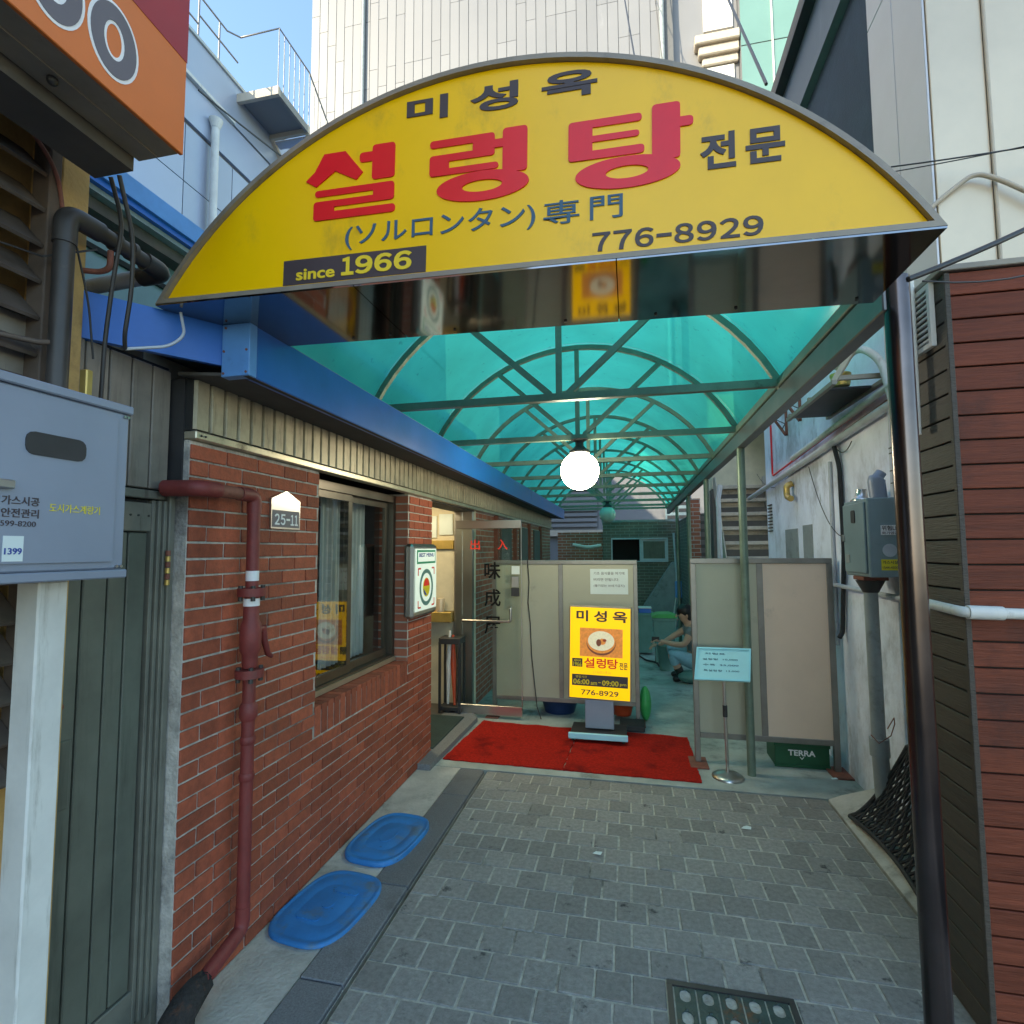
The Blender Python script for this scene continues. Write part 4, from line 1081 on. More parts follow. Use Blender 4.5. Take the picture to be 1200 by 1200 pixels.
def wpipe(name, mat, pts, r, label, cat='pipe', n=10, b=.05): return T(name, mat, None, bend(pts, b) if b else pts, r, n, label=label, cat=cat)
wpipe('conduit', 'pale_pipe', [(1.46, 7.1, 2.235), (1.46, 3.5, 2.425), (1.46, 2.7, 2.46)], .026, 'long pale grey conduit sloping along the whitewashed wall')
wpipe('conduit', 'white_paint', [(1.44, 5.2, 2.42), (1.44, 2.7, 2.56)], .020, 'short white conduit above the long pale conduit')
wpipe('red_gas_line', 'red_letter', [(1.48, 6.06, 2.95), (1.48, 6.06, 2.375), (1.48, 4.0, 2.50), (1.48, 2.7, 2.60)], .010, 'thin red pipe turning along the whitewashed wall')
wpipe('conduit', 'rust', [(1.485, 5.6, 2.33), (1.485, 2.7, 2.52)], .013, 'thin brown pipe between the red and grey pipes')
wpipe('drop_conduit', 'pale_pipe', [(1.49, 4.45, 2.27), (1.49, 4.47, .9)], .014, 'thin pale conduit dropping down the wall beside tan screen')
wpipe('hose', 'black_rubber', [(1.47, 4.30, 2.38), (1.485, 4.25, 2.2), (1.485, 4.24, 1.6), (1.48, 4.32, 1.02), (1.45, 4.30, .98)], .016, 'black rubber hose hanging on the whitewashed wall', 'hose')
wpipe('water_pipe', 'pale_pipe', [(1.47, 4.65, 1.352), (1.47, 3.2, 1.335), (1.47, 2.46, 1.33)], .016, 'pale horizontal pipe under the gas cabinet')
wpipe('clad_pipe', 'white_paint', [(1.088, 2.36, 1.412), (1.088, 2.10, 1.403), (2.1, 2.10, 1.385)], .018, 'white pipe bending round the brown plank corner', b=.03)
T('pipe_sleeve', 'white_paint', None, [(1.10, 2.102, 1.403), (1.20, 2.10, 1.401)], .023, 12, label='thick white sleeve on the pipe over brown planks', cat='pipe sleeve')
wpipe('yellow_elbow', 'brass', [(1.49, 5.42, 2.22), (1.44, 5.42, 2.20), (1.44, 5.42, 2.10), (1.44, 5.30, 2.07)], .028, 'yellow elbow pipe stub on whitewashed wall', b=.05)
wpipe('corrugated_hose', 'white_paint', [(1.30, 3.70, 2.76), (1.36, 3.50, 2.82), (1.43, 3.40, 2.70), (1.46, 3.30, 2.3), (1.44, 3.25, 1.95), (1.46, 3.18, 1.6)], .022, 'thick white insulated hose arching from rack to cabinet', 'hose', 12, .12)
wpipe('conduit', 'pale_pipe', [(1.475, 3.40, 2.44), (1.475, 3.42, 1.90)], .024, 'pale upright conduit banded with black ties above gas cabinet')
for z, lb in ((2.18, 'topmost black tie round the banded upright conduit'), (2.15, 'black tie just below the topmost conduit tie'), (2.05, 'lone black tie midway on the upright conduit'), (1.98, 'lowest black tie on conduit above the gas cabinet')): MB().lathe((1.475, 3.41, z), [(.0255, 0), (.0255, .006)], 12).obj('cable_tie', 'black_metal', None, label=lb, cat='cable tie', group='ties round the upright conduit')
for i, pts in enumerate((sag((1.48, 4.3, 2.36), (1.48, 4.0, 2.34), .06), sag((1.48, 4.9, 2.3), (1.48, 4.25, 1.7), .12), sag((1.49, 6.8, 2.5), (1.48, 6.0, 2.25), .05))):
    T('loose_wire', 'black_metal', None, pts, .0035, 5, label=('short black wire looping below the long pale conduit', 'thin black wire drooping to the rubber hose', 'thin black wire drooping beside the stair')[i], cat='wire')

# equipment rack
rk = thing('equipment_rack', 'angle iron rack holding a black tray high on whitewashed wall', 'rack', (1.36, 3.95, 2.6))
for xx in (1.205, 1.48): MB().sq((xx, 3.46, 2.60), (xx, 4.42, 2.60), .026).obj('rail', 'beige_metal', rk)
for yy in (3.48, 3.95, 4.40): MB().sq((1.205, yy, 2.627), (1.505, yy, 2.627), .026).obj('cross_bar', 'beige_metal', rk)
B('tray', 'black_metal', rk, 1.22, 1.465, 3.62, 4.36, 2.595, 2.612, .003)
MB().sq((1.21, 3.48, 2.61), (1.50, 3.30, 3.15), .03).obj('brace', 'stone_beige', rk)
MB().lathe((1.33, 3.72, 2.642), [(.05, 0), (.055, .02), (.055, .06), (.06, .065), (.06, .08)], 18).obj('pot', 'brass', rk)
for i, (y0, z0) in enumerate(((5.12, 2.74), (5.55, 2.70))):
    bk = thing('wall_bracket', ('zigzag steel wall bracket nearer the equipment rack', 'zigzag steel wall bracket nearer the thin red pipe')[i], 'bracket', (1.45, y0, z0), 'zigzag wall brackets')
    MB().sq((1.495, y0, z0), (1.495, y0, z0 + .42), .02).obj('upright', 'rust', bk)
    MB().sq((1.49, y0, z0), (1.24, y0, z0 + .40), .02).obj('strut', 'rust', bk)
    zz = [(1.49 - .25 * (j / 7) if j % 2 else 1.485, y0, z0 + .40 * j / 7) for j in range(1, 8)]
    MB().tube(zz, .006, 5).obj('lacing', 'black_metal', bk)

# stair and pier behind the wall
sr = thing('back_stair', 'weathered open timber stair rising behind the whitewashed wall', 'stair', (1.45, 7.6, 0))
for i in range(13):
    z = .19 * (i + 1); yy = 6.9 + .13 * i - .13 * 6
    B('tread', 'stair_wood', sr, 1.17, 1.78, yy, yy + .20, z - .045, z, .004)
    B('riser', 'stair_wood', sr, 1.18, 1.77, yy + .17, yy + .185, z - .105, z - .046)
for xx in (1.155, 1.79): MB().prism([(6.05, -.02), (6.25, -.02), (7.9, 2.47), (7.9, 2.60), (7.75, 2.60)], (xx, 0, 0), Y, Z, X, .012).obj('stringer', 'stair_wood', sr)
hb = thing('stair_hut', 'cream plaster upper wall above the timber stair', 'wall', (1.6, 8.6, 0))
B('plaster', 'cream_inside', hb, 1.20, 3.0, 8.3, 8.6, 2.50, 3.9); B('lower_wall', 'interior_dark', hb, 1.20, 3.0, 8.3, 8.6, 0, 2.49)
T('rain_pipe', 'pale_pipe', None, [(1.02, 6.6, .0), (1.02, 6.62, 2.2), (1.05, 6.62, 2.36)], .028, 10, label='pale rain pipe between canopy posts and stair', cat='pipe')
pi_ = MB().box(.96, 1.11, 9.0, 9.25, 0, 2.42); M_tex_brick('brick_pier', (.42, .15, .08), (.35, .12, .07), (.45, .42, .38), .2, .065, 'X')
pi_.obj('brick_pier', 'brick_pier', None, label='orange brick pier behind the last canopy posts', cat='pier')

# brown plank block
bb = thing('plank_clad_block', 'brown horizontal plank cladding on the block at the alley corner', 'wall', (1.35, 2.3, 0))
B('core', 'dark_gap', bb, 1.135, 2.6, 2.165, 2.50, 0, 2.595)
npl = 30; ph = 2.60 / npl
pdm = boxmesh('side_plank', 'plank_shaded', .016, .34, ph - .006, .002); prm = boxmesh('front_plank', 'plank_lit', 1.48, .016, ph - .006, .002)
for i in range(npl):
    piece('side_plank', pdm, bb, (1.127, 2.335, (i + .5) * ph)); piece('front_plank', prm, bb, (1.862, 2.157, (i + .5) * ph))
B('corner_bead', 'plank_shaded', bb, 1.116, 1.134, 2.146, 2.1645, 0, 2.60, .002)
B('cap', 'beige_metal', bb, 1.10, 2.62, 2.135, 2.52, 2.602, 2.625, .003)
vg = thing('vent_grille', 'white louvred vent grille above the plank side wall', 'vent', (1.12, 2.35, 2.36))
B('frame', 'white_paint', vg, 1.10, 1.117, 2.34, 2.362, 2.36, 2.60); B('frame', 'white_paint', vg, 1.10, 1.117, 2.215, 2.2345, 2.36, 2.60)
B('frame', 'white_paint', vg, 1.10, 1.117, 2.236, 2.339, 2.36, 2.378); B('frame', 'white_paint', vg, 1.10, 1.117, 2.236, 2.339, 2.582, 2.60); B('backing', 'black_metal', vg, 1.114, 1.118, 2.236, 2.339, 2.379, 2.581)
for i in range(9): B('slat', 'white_paint', vg, 1.102, 1.112, 2.236, 2.339, 2.388 + i * .022, 2.396 + i * .022)
T('corner_pipe', 'white_paint', None, [(1.085, 2.32, 2.05), (1.085, 2.31, 2.66)], .014, 10, label='short white pipe beside the louvred vent grille', cat='pipe')

# upper buildings on the right
sl = thing('slate_building', 'dark slate rendered building with pale eaves behind the canopy', 'building', (1.9, 5.2, 3.3))
B('wall', 'slate_wall', sl, 1.52, 4.5, 3.53, 8.2, 3.31, 5.30); B('eaves_band', 'white_panel', sl, 1.46, 4.5, 3.53, 8.2, 5.302, 5.76); B('gutter', 'black_metal', sl, 1.38, 1.50, 3.53, 8.3, 5.765, 5.90)
pt = thing('panel_tower', 'tall cream and pearl metal panelled building over the alley', 'building', (2.2, 3.2, 2.45))
B('core', 'joint', pt, 1.515, 5.0, 2.945, 3.52, 2.45, 9.5)
for i in range(3):
    z0 = 2.45 + i * 2.35
    for (y0, y1) in ((2.932, 3.22), (3.224, 3.515)): B('pearl_panel', 'pearl_panel', pt, 1.50, 1.514, y0, y1, z0 + .002, z0 + 2.348, .003)
    for (x0, x1) in ((1.518, 1.755), (1.765, 1.98), (1.984, 2.5), (2.504, 3.1), (3.104, 3.8), (3.804, 4.6)): B('cream_panel', 'cream_panel', pt, x0, x1, 2.93, 2.944, z0 + .002, z0 + 2.348, .003)
T('seam_pipe', 'stone_beige', pt, [(1.76, 2.922, 2.46), (1.76, 2.922, 9.4)], .008, 8)
T('looped_hose', 'stone_beige', None, bend([(1.30, 2.90, 3.12), (1.52, 2.90, 3.32), (1.66, 2.89, 3.42), (1.76, 2.89, 3.37), (1.95, 2.88, 3.22), (2.3, 2.88, 3.05)], .08), .011, 10, label='pale beige hose looping across the cream panels', cat='hose')
for i, (a, b, d, r_) in enumerate((((1.30, 2.88, 3.50), (2.6, 2.6, 3.38), .02, .004), ((1.28, 2.86, 3.46), (2.6, 2.5, 3.40), .03, .003), ((.86, 1.84, 2.45), (2.4, 2.5, 3.35), .05, .009), ((.90, 1.84, 2.44), (2.4, 2.6, 3.25), .18, .003))):
    T('overhead_cable', 'black_metal', None, sag(a, b, d), r_, 6, label=('thin black cable crossing the cream panels', 'lower of two thin cables crossing the cream panels', 'thick black cable rising from the sign corner', 'fine drooping wire from the sign corner')[i], cat='cable')

# ================================================================== LEFT NEAR BUILDING
nb_ = thing('corner_building', 'yellow ochre corner building with dark louvred opening', 'building', (-1.7, .6, 0))
B('wall', 'yellow_wall', nb_, -6.0, -1.60, -6.0, 1.185, 2.89, 8.7); B('corner_pier', 'yellow_wall', nb_, -1.72, -1.60, 1.187, 1.268, 0, 8.7, .003)  # unseen upper height shaped to keep the sun off the alley
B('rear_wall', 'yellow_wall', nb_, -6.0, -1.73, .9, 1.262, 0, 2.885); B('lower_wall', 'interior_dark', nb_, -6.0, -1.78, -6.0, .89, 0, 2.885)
B('louvre_frame', 'louver', nb_, -1.66, -1.595, 1.150, 1.183, 1.0, 2.885, .003)
M('louver_mat', (.05, .038, .03), .75, var=.3)
for i in range(18):
    z = 1.0 + i * .105
    MB().prism([(-1.70, z), (-1.695, z + .008), (-1.60, z - .085), (-1.605, z - .093)], (0, -.6, .1), X, Z, Y, 1.748).obj('louvre_slat', 'louver', nb_)
wp = thing('support_post', 'white painted square post under the grey cabinet', 'post', (-1.42, 1.06, 0))
B('shaft', 'white_paint', wp, -1.455, -1.385, 1.026, 1.096, -.01, 1.548, .004)
ac = thing('grey_cabinet', 'large pale grey metal cabinet with dark slot on white post', 'cabinet', (-1.44, .8, 1.55))
B('body', 'cabinet_grey', ac, -1.585, -1.306, .30, 1.172, 1.575, 1.985, .004)
MB().prism([(.33, 1.595), (1.135, 1.595), (1.135, 1.965), (.33, 1.965)], (-1.3055, 0, 0), Y, Z, X, .006).obj('door', 'cabinet_grey', ac)
B('top_edge', 'cabinet_grey', ac, -1.59, -1.298, .29, 1.178, 1.986, 2.008, .003); B('bottom_edge', 'cabinet_grey', ac, -1.59, -1.298, .29, 1.178, 1.552, 1.574, .003)
MB().prism(rrect(0, .135, 0, .052, .018), (-1.2994, .917, 1.838), Y, Z, X, .003).obj('slot', 'black_metal', ac)
for (yy, zz) in ((1.155, 1.9765), (1.165, 1.9765), (1.150, 1.582), (1.162, 1.582)): MB().cyl((-1.3055, yy, zz), (-1.300, yy, zz), .004, 8).obj('screw', 'steel', ac)
B('handle', 'steel', ac, -1.2995, -1.285, .80, .895, 1.755, 1.775, .003)
for i, (s_, w_, h_, zz) in enumerate((('가스시공', .075, .02, 1.722), ('안전관리', .075, .02, 1.695), ('599-8200', .07, .012, 1.676))):
    text('lettering', s_, 'ink', ac, (-1.2992, .878, zz), Y, Z, w_, h_, .001, off=.015 if i < 2 else 0)
text('lettering', '도시가스계량기', 'sticker_yellow', ac, (-1.2992, .975, 1.712), Y, Z, .12, .02, .001)
B('price_sticker', 'paper', ac, -1.2995, -1.2985, .885, .925, 1.60, 1.655); text('lettering', '1399', 'print_blue', ac, (-1.2983, .888, 1.615), Y, Z, .034, .014, .001, smear=.02)
bp_ = thing('drain_pipe', 'black drain pipe elbow on the ochre corner pier', 'pipe', (-1.52, 1.15, 2.0))
T('riser', 'black_pipe', bp_, [(-1.53, 1.150, 2.00), (-1.53, 1.150, 2.50)], .025, 18)
T('elbow', 'black_pipe', bp_, bend([(-1.53, 1.150, 2.48), (-1.53, 1.150, 2.572), (-1.53, 1.25, 2.573)], .06, 8), .029, 18)
T('run', 'black_pipe', bp_, [(-1.53, 1.24, 2.573), (-1.53, 1.42, 2.565)], .024, 18)
T('far_elbow', 'black_pipe', bp_, bend([(-1.53, 1.40, 2.566), (-1.53, 1.475, 2.563), (-1.62, 1.475, 2.56)], .05, 8), .030, 18)
T('grey_pipe', 'pale_pipe', bp_, [(-1.60, 1.475, 2.56), (-2.3, 1.475, 2.53)], .026, 16)
for yy in (1.29, 1.345): T('joint_ring', 'black_pipe', bp_, [(-1.53, yy, 2.572), (-1.53, yy + .014, 2.572)], .030, 18)
T('clamp', 'rust', bp_, bend([(-1.60, 1.26, 2.47), (-1.56, 1.28, 2.47), (-1.53, 1.285, 2.48), (-1.53, 1.285, 2.535)], .02), .009, 6)
T('lower_clamp', 'louver', bp_, [(-1.60, 1.05, 2.19), (-1.56, 1.12, 2.19), (-1.53, 1.13, 2.19)], .008, 6)
B('yellow_tag', 'brass', bp_, -1.525, -1.498, 1.205, 1.225, 2.03, 2.14, .003)
osn = thing('orange_sign', 'orange shop sign with white outlined digits and maroon corner', 'sign', (-1.4, .6, 2.70))
B('sign_face', 'orange_sign', osn, -1.212, -1.20, -1.5, 1.205, 2.727, 3.7, .002)
MB().prism([(1.0315, 3.01), (1.2045, 3.0), (1.2045, 3.698), (.50, 3.698)], (-1.1995, 0, 0), Y, Z, X, .001).obj('maroon_corner', 'maroon_sign', osn)
B('soffit_strip', 'beige_metal', osn, -1.345, -1.2125, -1.5, 1.20, 2.728, 2.745, .002); B('soffit_strip', 'beige_metal', osn, -1.278, -1.274, -1.5, 1.19, 2.724, 2.7275)
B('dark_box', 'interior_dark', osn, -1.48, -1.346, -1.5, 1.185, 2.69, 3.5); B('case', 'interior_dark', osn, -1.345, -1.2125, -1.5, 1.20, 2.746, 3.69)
for (yc, zc, k) in ((.990, 2.858, 0), (.852, 2.862, 1), (.715, 2.866, 1)):
    plate('digit_outline', 'white_print', osn, ell(0, 0, .066, .096, 36), [ell(0, 0, .020, .040, 24)], (-1.1998, yc, zc), Y, Z, .0012)
    plate('digit', 'sign_grey', osn, ell(0, 0, .059, .088, 36), [ell(0, 0, .027, .048, 24)], (-1.1984, yc, zc), Y, Z, .0012)
MB().ball((-1.30, .93, 2.722), .012, 10, 8).obj('soffit_lamp', 'black_metal', osn)
for i, pts in enumerate(([(-1.40, 1.19, 2.69), (-1.42, 1.26, 2.55), (-1.44, 1.28, 2.40), (-1.47, 1.29, 2.27), (-1.50, 1.32, 2.24)], [(-1.43, 1.19, 2.69), (-1.46, 1.26, 2.60), (-1.50, 1.27, 2.42), (-1.53, 1.28, 2.25), (-1.56, 1.30, 2.0)], [(-1.50, 1.32, 2.24), (-1.44, 1.42, 2.28), (-1.42, 1.46, 2.33), (-1.46, 1.48, 2.42)], [(-1.55, 1.20, 2.50), (-1.56, 1.25, 2.36), (-1.57, 1.28, 2.2)])):
    T('hanging_cable', ('black_metal', 'black_metal', 'pale_pipe', 'black_metal')[i], None, bend(pts, .05), (.006, .006, .005, .003)[i], 6, label=('thick black cable hanging from orange sign to blue fascia', 'black cable hanging from orange sign behind grey cabinet', 'white cable stub beside the yellow sign corner', 'fine black wire below the black pipe elbow')[i], cat='cable')
T('louvre_wire', 'black_metal', None, [(-1.585, .80, 2.44), (-1.582, 1.0, 2.42), (-1.58, 1.13, 2.44), (-1.50, 1.22, 2.50)], .003, 5, label='thin dark wire strung across the louvres', cat='wire')
T('pier_cable', 'rust', None, bend([(-1.592, 1.08, 2.795), (-1.592, 1.165, 2.72), (-1.592, 1.19, 2.6), (-1.592, 1.188, 2.3)], .05), .006, 6, label='brown cable running down the ochre pier', cat='cable')

# ================================================================== BUILDINGS BEHIND
uh = thing('upper_house', 'low upper house with bright blue roof edge behind the yellow sign', 'building', (-3.5, 4.0, 2.46))
B('wall', 'cabinet_teal', uh, -5.6, -2.80, 1.75, 9.0, 2.465, 3.40); B('dark_band', 'louver', uh, -5.6, -2.70, 1.72, 9.0, 3.402, 3.47)
B('under_band', 'grey_paint', uh, -5.6, -2.65, 1.70, 9.0, 3.472, 3.50); B('blue_lower_edge', 'blue_paint', uh, -5.6, -2.62, 1.69, 9.0, 3.502, 3.535); B('blue_roof_edge', 'blue_light', uh, -5.6, -2.60, 1.68, 9.0, 3.537, 3.65)
B('wall_rib', 'dark_gap', uh, -2.799, -2.78, 1.75, 9.0, 3.24, 3.27)
bgb = thing('blue_grey_building', 'blue grey metal panelled building with roof stair and railing', 'building', (-7, 7, 0))
B('core', 'joint', bgb, -10.0, -6.03, -3.0, 17.0, 0, 9.05)  # unseen near end lengthened to block sun from the canopy
zz = [3.4, 4.25, 5.1, 5.95, 6.8, 7.65]
for zi in range(len(zz) - 1):
    for yi in range(14):
        y0 = 4.2 + yi * .92
        B('panel', 'blue_grey_panel', bgb, -6.028, -6.0, y0 + .008, y0 + .912, zz[zi] + .008, zz[zi + 1] - .008)
B('upper_band', 'blue_grey_panel', bgb, -6.028, -5.98, -3.0, 17.0, 7.70, 8.30); B('light_strip', 'white_paint', bgb, -6.0, -5.92, -3.0, 6.9, 8.31, 8.36)
B('parapet', 'blue_grey_panel', bgb, -6.028, -6.0, -3.0, 17.0, 8.37, 9.05); B('coping', 'steel', bgb, -6.06, -5.97, -3.0, 17.0, 9.052, 9.10)
T('rain_pipe', 'white_paint', bgb, [(-5.90, 6.48, 4.0), (-5.90, 6.48, 7.95)], .055, 12); T('rain_head', 'white_paint', bgb, [(-5.90, 6.48, 7.9), (-5.90, 6.48, 8.03)], [.06, .10], 12)
T('rain_pipe', 'white_paint', bgb, [(-5.92, 8.05, 4.0), (-5.92, 8.05, 8.2)], .04, 10)
rs = thing('roof_stair', None, None, (-5.6, 7.4, 8.8), parent=bgb)
B('landing_frame', 'stone_beige', rs, -6.0, -5.25, 7.0, 7.06, 8.78, 8.92); B('landing_frame', 'screen_frame', rs, -5.30, -5.25, 7.062, 7.80, 8.78, 8.90); B('landing_frame', 'stone_beige', rs, -6.0, -5.25, 7.80, 7.86, 8.78, 8.92)
B('landing_deck', 'white_panel', rs, -5.99, -5.305, 7.062, 7.798, 8.86, 8.90)
for i in range(9): B('step', 'blue_grey_panel', rs, -5.95, -5.32, 7.88 + i * .17, 8.04 + i * .17, 8.76 - i * .12, 8.79 - i * .12)
for xx in (-5.97, -5.29): MB().sq((xx, 7.84, 8.80), (xx, 9.4, 7.66), .06).obj('stringer', 'stone_beige', rs)
rail = lambda pts, r=.014: MB().tube(pts, r, 6).obj('rail', 'screen_frame', rs)
rail([(-5.98, 7.02, 9.9), (-5.27, 7.02, 9.9), (-5.27, 7.84, 9.9), (-5.27, 9.4, 8.75)])
rail([(-6.0, 6.2, 9.75), (-6.0, 6.75, 9.75), (-5.98, 7.02, 9.9)]); rail([(-6.0, 6.2, 9.45), (-6.0, 7.0, 9.45)]); rail([(-6.0, 3.0, 9.3), (-6.0, 6.2, 9.3)])
for yy in (6.2, 6.6): rail([(-6.0, yy, 9.1), (-6.0, yy, 9.75)])
for i in range(7): rail([(-5.27, 7.02 + i * .137, 8.9), (-5.27, 7.02 + i * .137, 9.9)], .008)
for i in range(8): rail([(-5.27, 8.0 + i * .2, 8.72 - i * .14), (-5.27, 8.0 + i * .2, 9.78 - i * .147)], .008)
T('street_wire', 'black_metal', None, sag((-5.0, 5.2, 7.2), (-4.6, 9.5, 8.1), .12), .012, 5, label='black wire crossing in front of the blue grey panels', cat='wire')

wt = thing('white_tower', 'tall white tower clad in narrow upright panels behind the canopy', 'building', (-6, 22, 0))
B('core', 'joint_pale', wt, -14.72, 2.2, 22.03, 30.0, 0, 31)
pw_ = .445; npn = int(16.9 / pw_)
hts = [13.2, 16.6, 20.0, 23.4, 26.8]
pmw = boxmesh('panel', 'white_panel', pw_ - .022, .03, 3.388, .004)
for i in range(npn):
    xx = -14.72 + (i + .5) * pw_
    sh_ = random.choice((0, .9, 1.7, 2.6))
    for z in hts: piece('panel', pmw, wt, (xx, 22.015, z + sh_ + 1.7))
B('lower_cladding', 'white_panel', wt, -14.72, 2.2, 22.0, 22.028, 0, 13.1)
T('rain_pipe', 'grey_paint', wt, [(-11.9, 21.9, 0), (-11.9, 21.9, 31)], .09, 8); T('rain_pipe', 'grey_paint', wt, [(1.75, 21.9, 0), (1.75, 21.9, 31)], .10, 8)
st2 = thing('stone_building', 'pale stone building with carved window hood beside the white tower', 'building', (3.6, 22.5, 0))
B('wall', 'white_panel', st2, 2.21, 4.80, 22.4, 30, 0, 31)
B('window_hood', 'stone_beige', st2, 3.05, 4.79, 21.9, 22.39, 22.35, 22.75, .04); B('window_hood', 'stone_beige', st2, 3.2, 4.78, 22.05, 22.39, 21.95, 22.345, .04); B('window_hood', 'stone_beige', st2, 3.35, 4.77, 22.2, 22.39, 21.6, 21.945, .04)
B('window_frame', 'white_paint', st2, 3.45, 4.6, 22.3, 22.395, 18.5, 21.55); B('window_frame', 'white_paint', st2, 3.45, 4.6, 22.3, 22.395, 23.2, 27.0)
gb = thing('green_glass_building', 'pale green glass curtain wall building beside stone hood', 'building', (6.5, 22, 0))
B('core', 'joint', gb, 4.82, 12, 22.03, 30, 0, 31)
for i in range(6):
    for j in range(7): B('glass_panel', 'teal_glass_wall', gb, 4.83 + i * 1.2, 4.83 + i * 1.2 + 1.14, 22.0, 22.028, 10 + j * 3, 12.95 + j * 3)
for i in range(1, 6): B('mullion', 'white_paint', gb, 4.83 + i * 1.2 - .055, 4.83 + i * 1.2 - .005, 21.93, 22.02, 10, 31)
for i, (a, b) in enumerate((((-.3, 20, 27), (.35, 8, 8.2)), ((1.2, 21, 27), (1.7, 21, 20.5)), ((1.7, 12, 16), (1.35, 5.2, 6.0)))):
    T('tower_cable', 'black_metal', None, [a, b], (.016, .02, .016)[i], 5, label=('slack black cable dropping in front of the white tower', 'short dark cable beside the tower rain pipe', 'black cable in front of the stone window hood')[i], cat='cable')

# low white annex seen under the far end of the canopy
an = thing('louvred_annex', 'low white annex with long horizontal louvres past the alley end', 'building', (0, 16.5, 0))
B('wall', 'white_panel', an, -4.0, 4.0, 16.5, 18.0, 0, 6.2)
for i in range(14): B('louvre', 'white_panel', an, -3.6, -.95, 16.40, 16.49, 2.3 + i * .16, 2.40 + i * .16)
B('louvre_shadow_board', 'joint', an, -3.65, -.90, 16.494, 16.499, 2.25, 4.6)
B('shutter_frame', 'cabinet_teal', an, 1.05, 1.75, 16.44, 16.497, 2.2, 4.4)
for i in range(10): B('shutter_slot', 'black_metal', an, 1.1, 1.7, 16.425, 16.438, 2.3 + i * .2, 2.40 + i * .2)
B('cornice', 'stone_beige', an, -4.0, 4.0, 16.3, 16.495, 2.02, 2.2)

# back brick house closing the alley
bh = thing('back_house', 'green tinted brick house with sliding window closing the alley', 'building', (.3, 12.1, 0))
plate('front_wall', 'brick_back', bh, [(-.58, 0), (1.40, 0), (1.40, 2.21), (-.58, 2.21)], [[(-.39, 1.35), (.80, 1.35), (.80, 1.845), (-.39, 1.845)]], (0, 12.28, 0), X, Z, .15)
B('room', 'dark_gap', bh, -.58, 1.4, 12.5, 12.6, 0, 2.2); B('roof_slab', 'grey_paint', bh, -.60, 1.42, 12.12, 14, 2.212, 2.26)
wb = thing('window', None, None, (.2, 12.12, 1.35), parent=bh)
for a in ((-.40, .81, 1.335, 1.36), (-.40, .81, 1.83, 1.86), (-.40, -.375, 1.361, 1.829), (.785, .81, 1.361, 1.829), (.21, .25, 1.361, 1.829)): B('window_frame', 'pale_pipe', wb, a[0], a[1], 12.10, 12.16, a[2], a[3], .003)
plate('sash', 'pale_pipe', wb, [(.25, 1.362), (.784, 1.362), (.784, 1.828), (.25, 1.828)], [[(.29, 1.41), (.745, 1.41), (.745, 1.785), (.29, 1.785)]], (0, 12.15, 0), X, Z, .02)
MB().add([(.29, 12.14, 1.41), (.745, 12.14, 1.41), (.745, 12.14, 1.785), (.29, 12.14, 1.785)], [(0, 1, 2, 3)]).obj('pane', 'door_panel', wb)
B('side_wall', 'brick_back_side', bh, 1.02, 1.30, 9.3, 12.1, 0, 2.2)
B('left_wall', 'brick_pier', bh, -1.6, -.59, 12.2, 12.35, 0, 2.0)
rp = thing('side_ramp', 'dark sloping concrete stair flank against the back brick wall', 'ramp', (.7, 11.9, 0))
MB().prism([(.15, 0), (1.0, 0), (1.0, 1.36), (.86, 1.33), (.28, .45)], (0, 11.75, 0), X, Z, Y, .3).obj('flank', 'grey_paint', rp)
T('awning_pipe', 'white_paint', None, bend([(-1.2, 11.6, 1.72), (-.9, 11.7, 1.66), (-.62, 11.9, 1.70)], .1), .035, 10, label='white pipe bend under the far roof corner', cat='pipe')
# brooms
br = thing('long_brush', 'pale blue pole with blue dustpan leaning by the back wall', 'brush', (.95, 11.6, 0))
T('pole', 'pale_pipe', br, [(.955, 11.62, .5), (.90, 11.70, 1.95)], .022, 8); B('dustpan', 'blue_light', br, .89, 1.02, 11.5, 11.56, .62, .96, .01)
T('handle', 'white_paint', br, [(.80, 11.45, .02), (.91, 11.52, .66)], .014, 8); T('handle', 'white_paint', br, [(.86, 11.4, .02), (1.0, 11.52, .72)], .014, 8)

# bins
def bin_(x, y, w, d, h, mat, lid, label, lidname):
    t = thing('rubbish_bin', label, 'bin', (x, y, 0), 'rubbish bins by the back wall')
    s_ = .82
    vs = [(x + sx * w / 2 * k, y + sy * d / 2 * k, z) for k, z in ((s_, .03), (1.0, h)) for sx, sy in ((-1, -1), (1, -1), (1, 1), (-1, 1))]
    MB().add(vs, [(3, 2, 1, 0), (4, 5, 6, 7), (0, 1, 5, 4), (1, 2, 6, 5), (2, 3, 7, 6), (3, 0, 4, 7)]).obj('body', mat, t)
    B('rim', mat, t, x - w / 2 - .018, x + w / 2 + .018, y - d / 2 - .018, y + d / 2 + .018, h - .03, h + .012, .006)
    if lid: MB().prism([(-w / 2 - .02, 0), (w / 2 + .02, 0), (w / 2 + .02, .025), (w * .25, .055), (-w * .3, .05), (-w / 2 - .02, .02)], (x, y - d / 2 - .03, h + .014), X, Z, Y, d + .06).obj('lid', lid, t)
    for sx in (-1, 1): MB().cyl((x + sx * w * .36 - .02, y + d * .3, .04), (x + sx * w * .36 + .02, y + d * .3, .04), .038, 12).obj('wheel', 'black_rubber', t)
    return t
bin_(.455, 8.05, .30, .30, .64, 'bin_teal', 'bin_green', 'teal rubbish bin with bright green lid behind crouching person', 'lid')
bin_(.205, 8.75, .24, .30, .62, 'bin_teal', None, 'teal rubbish bin without green lid next to the olive screen', 'lid')
bc = thing('blue_crate', 'small blue crate on top of the lidless bin', 'crate', (.23, 8.75, .635))
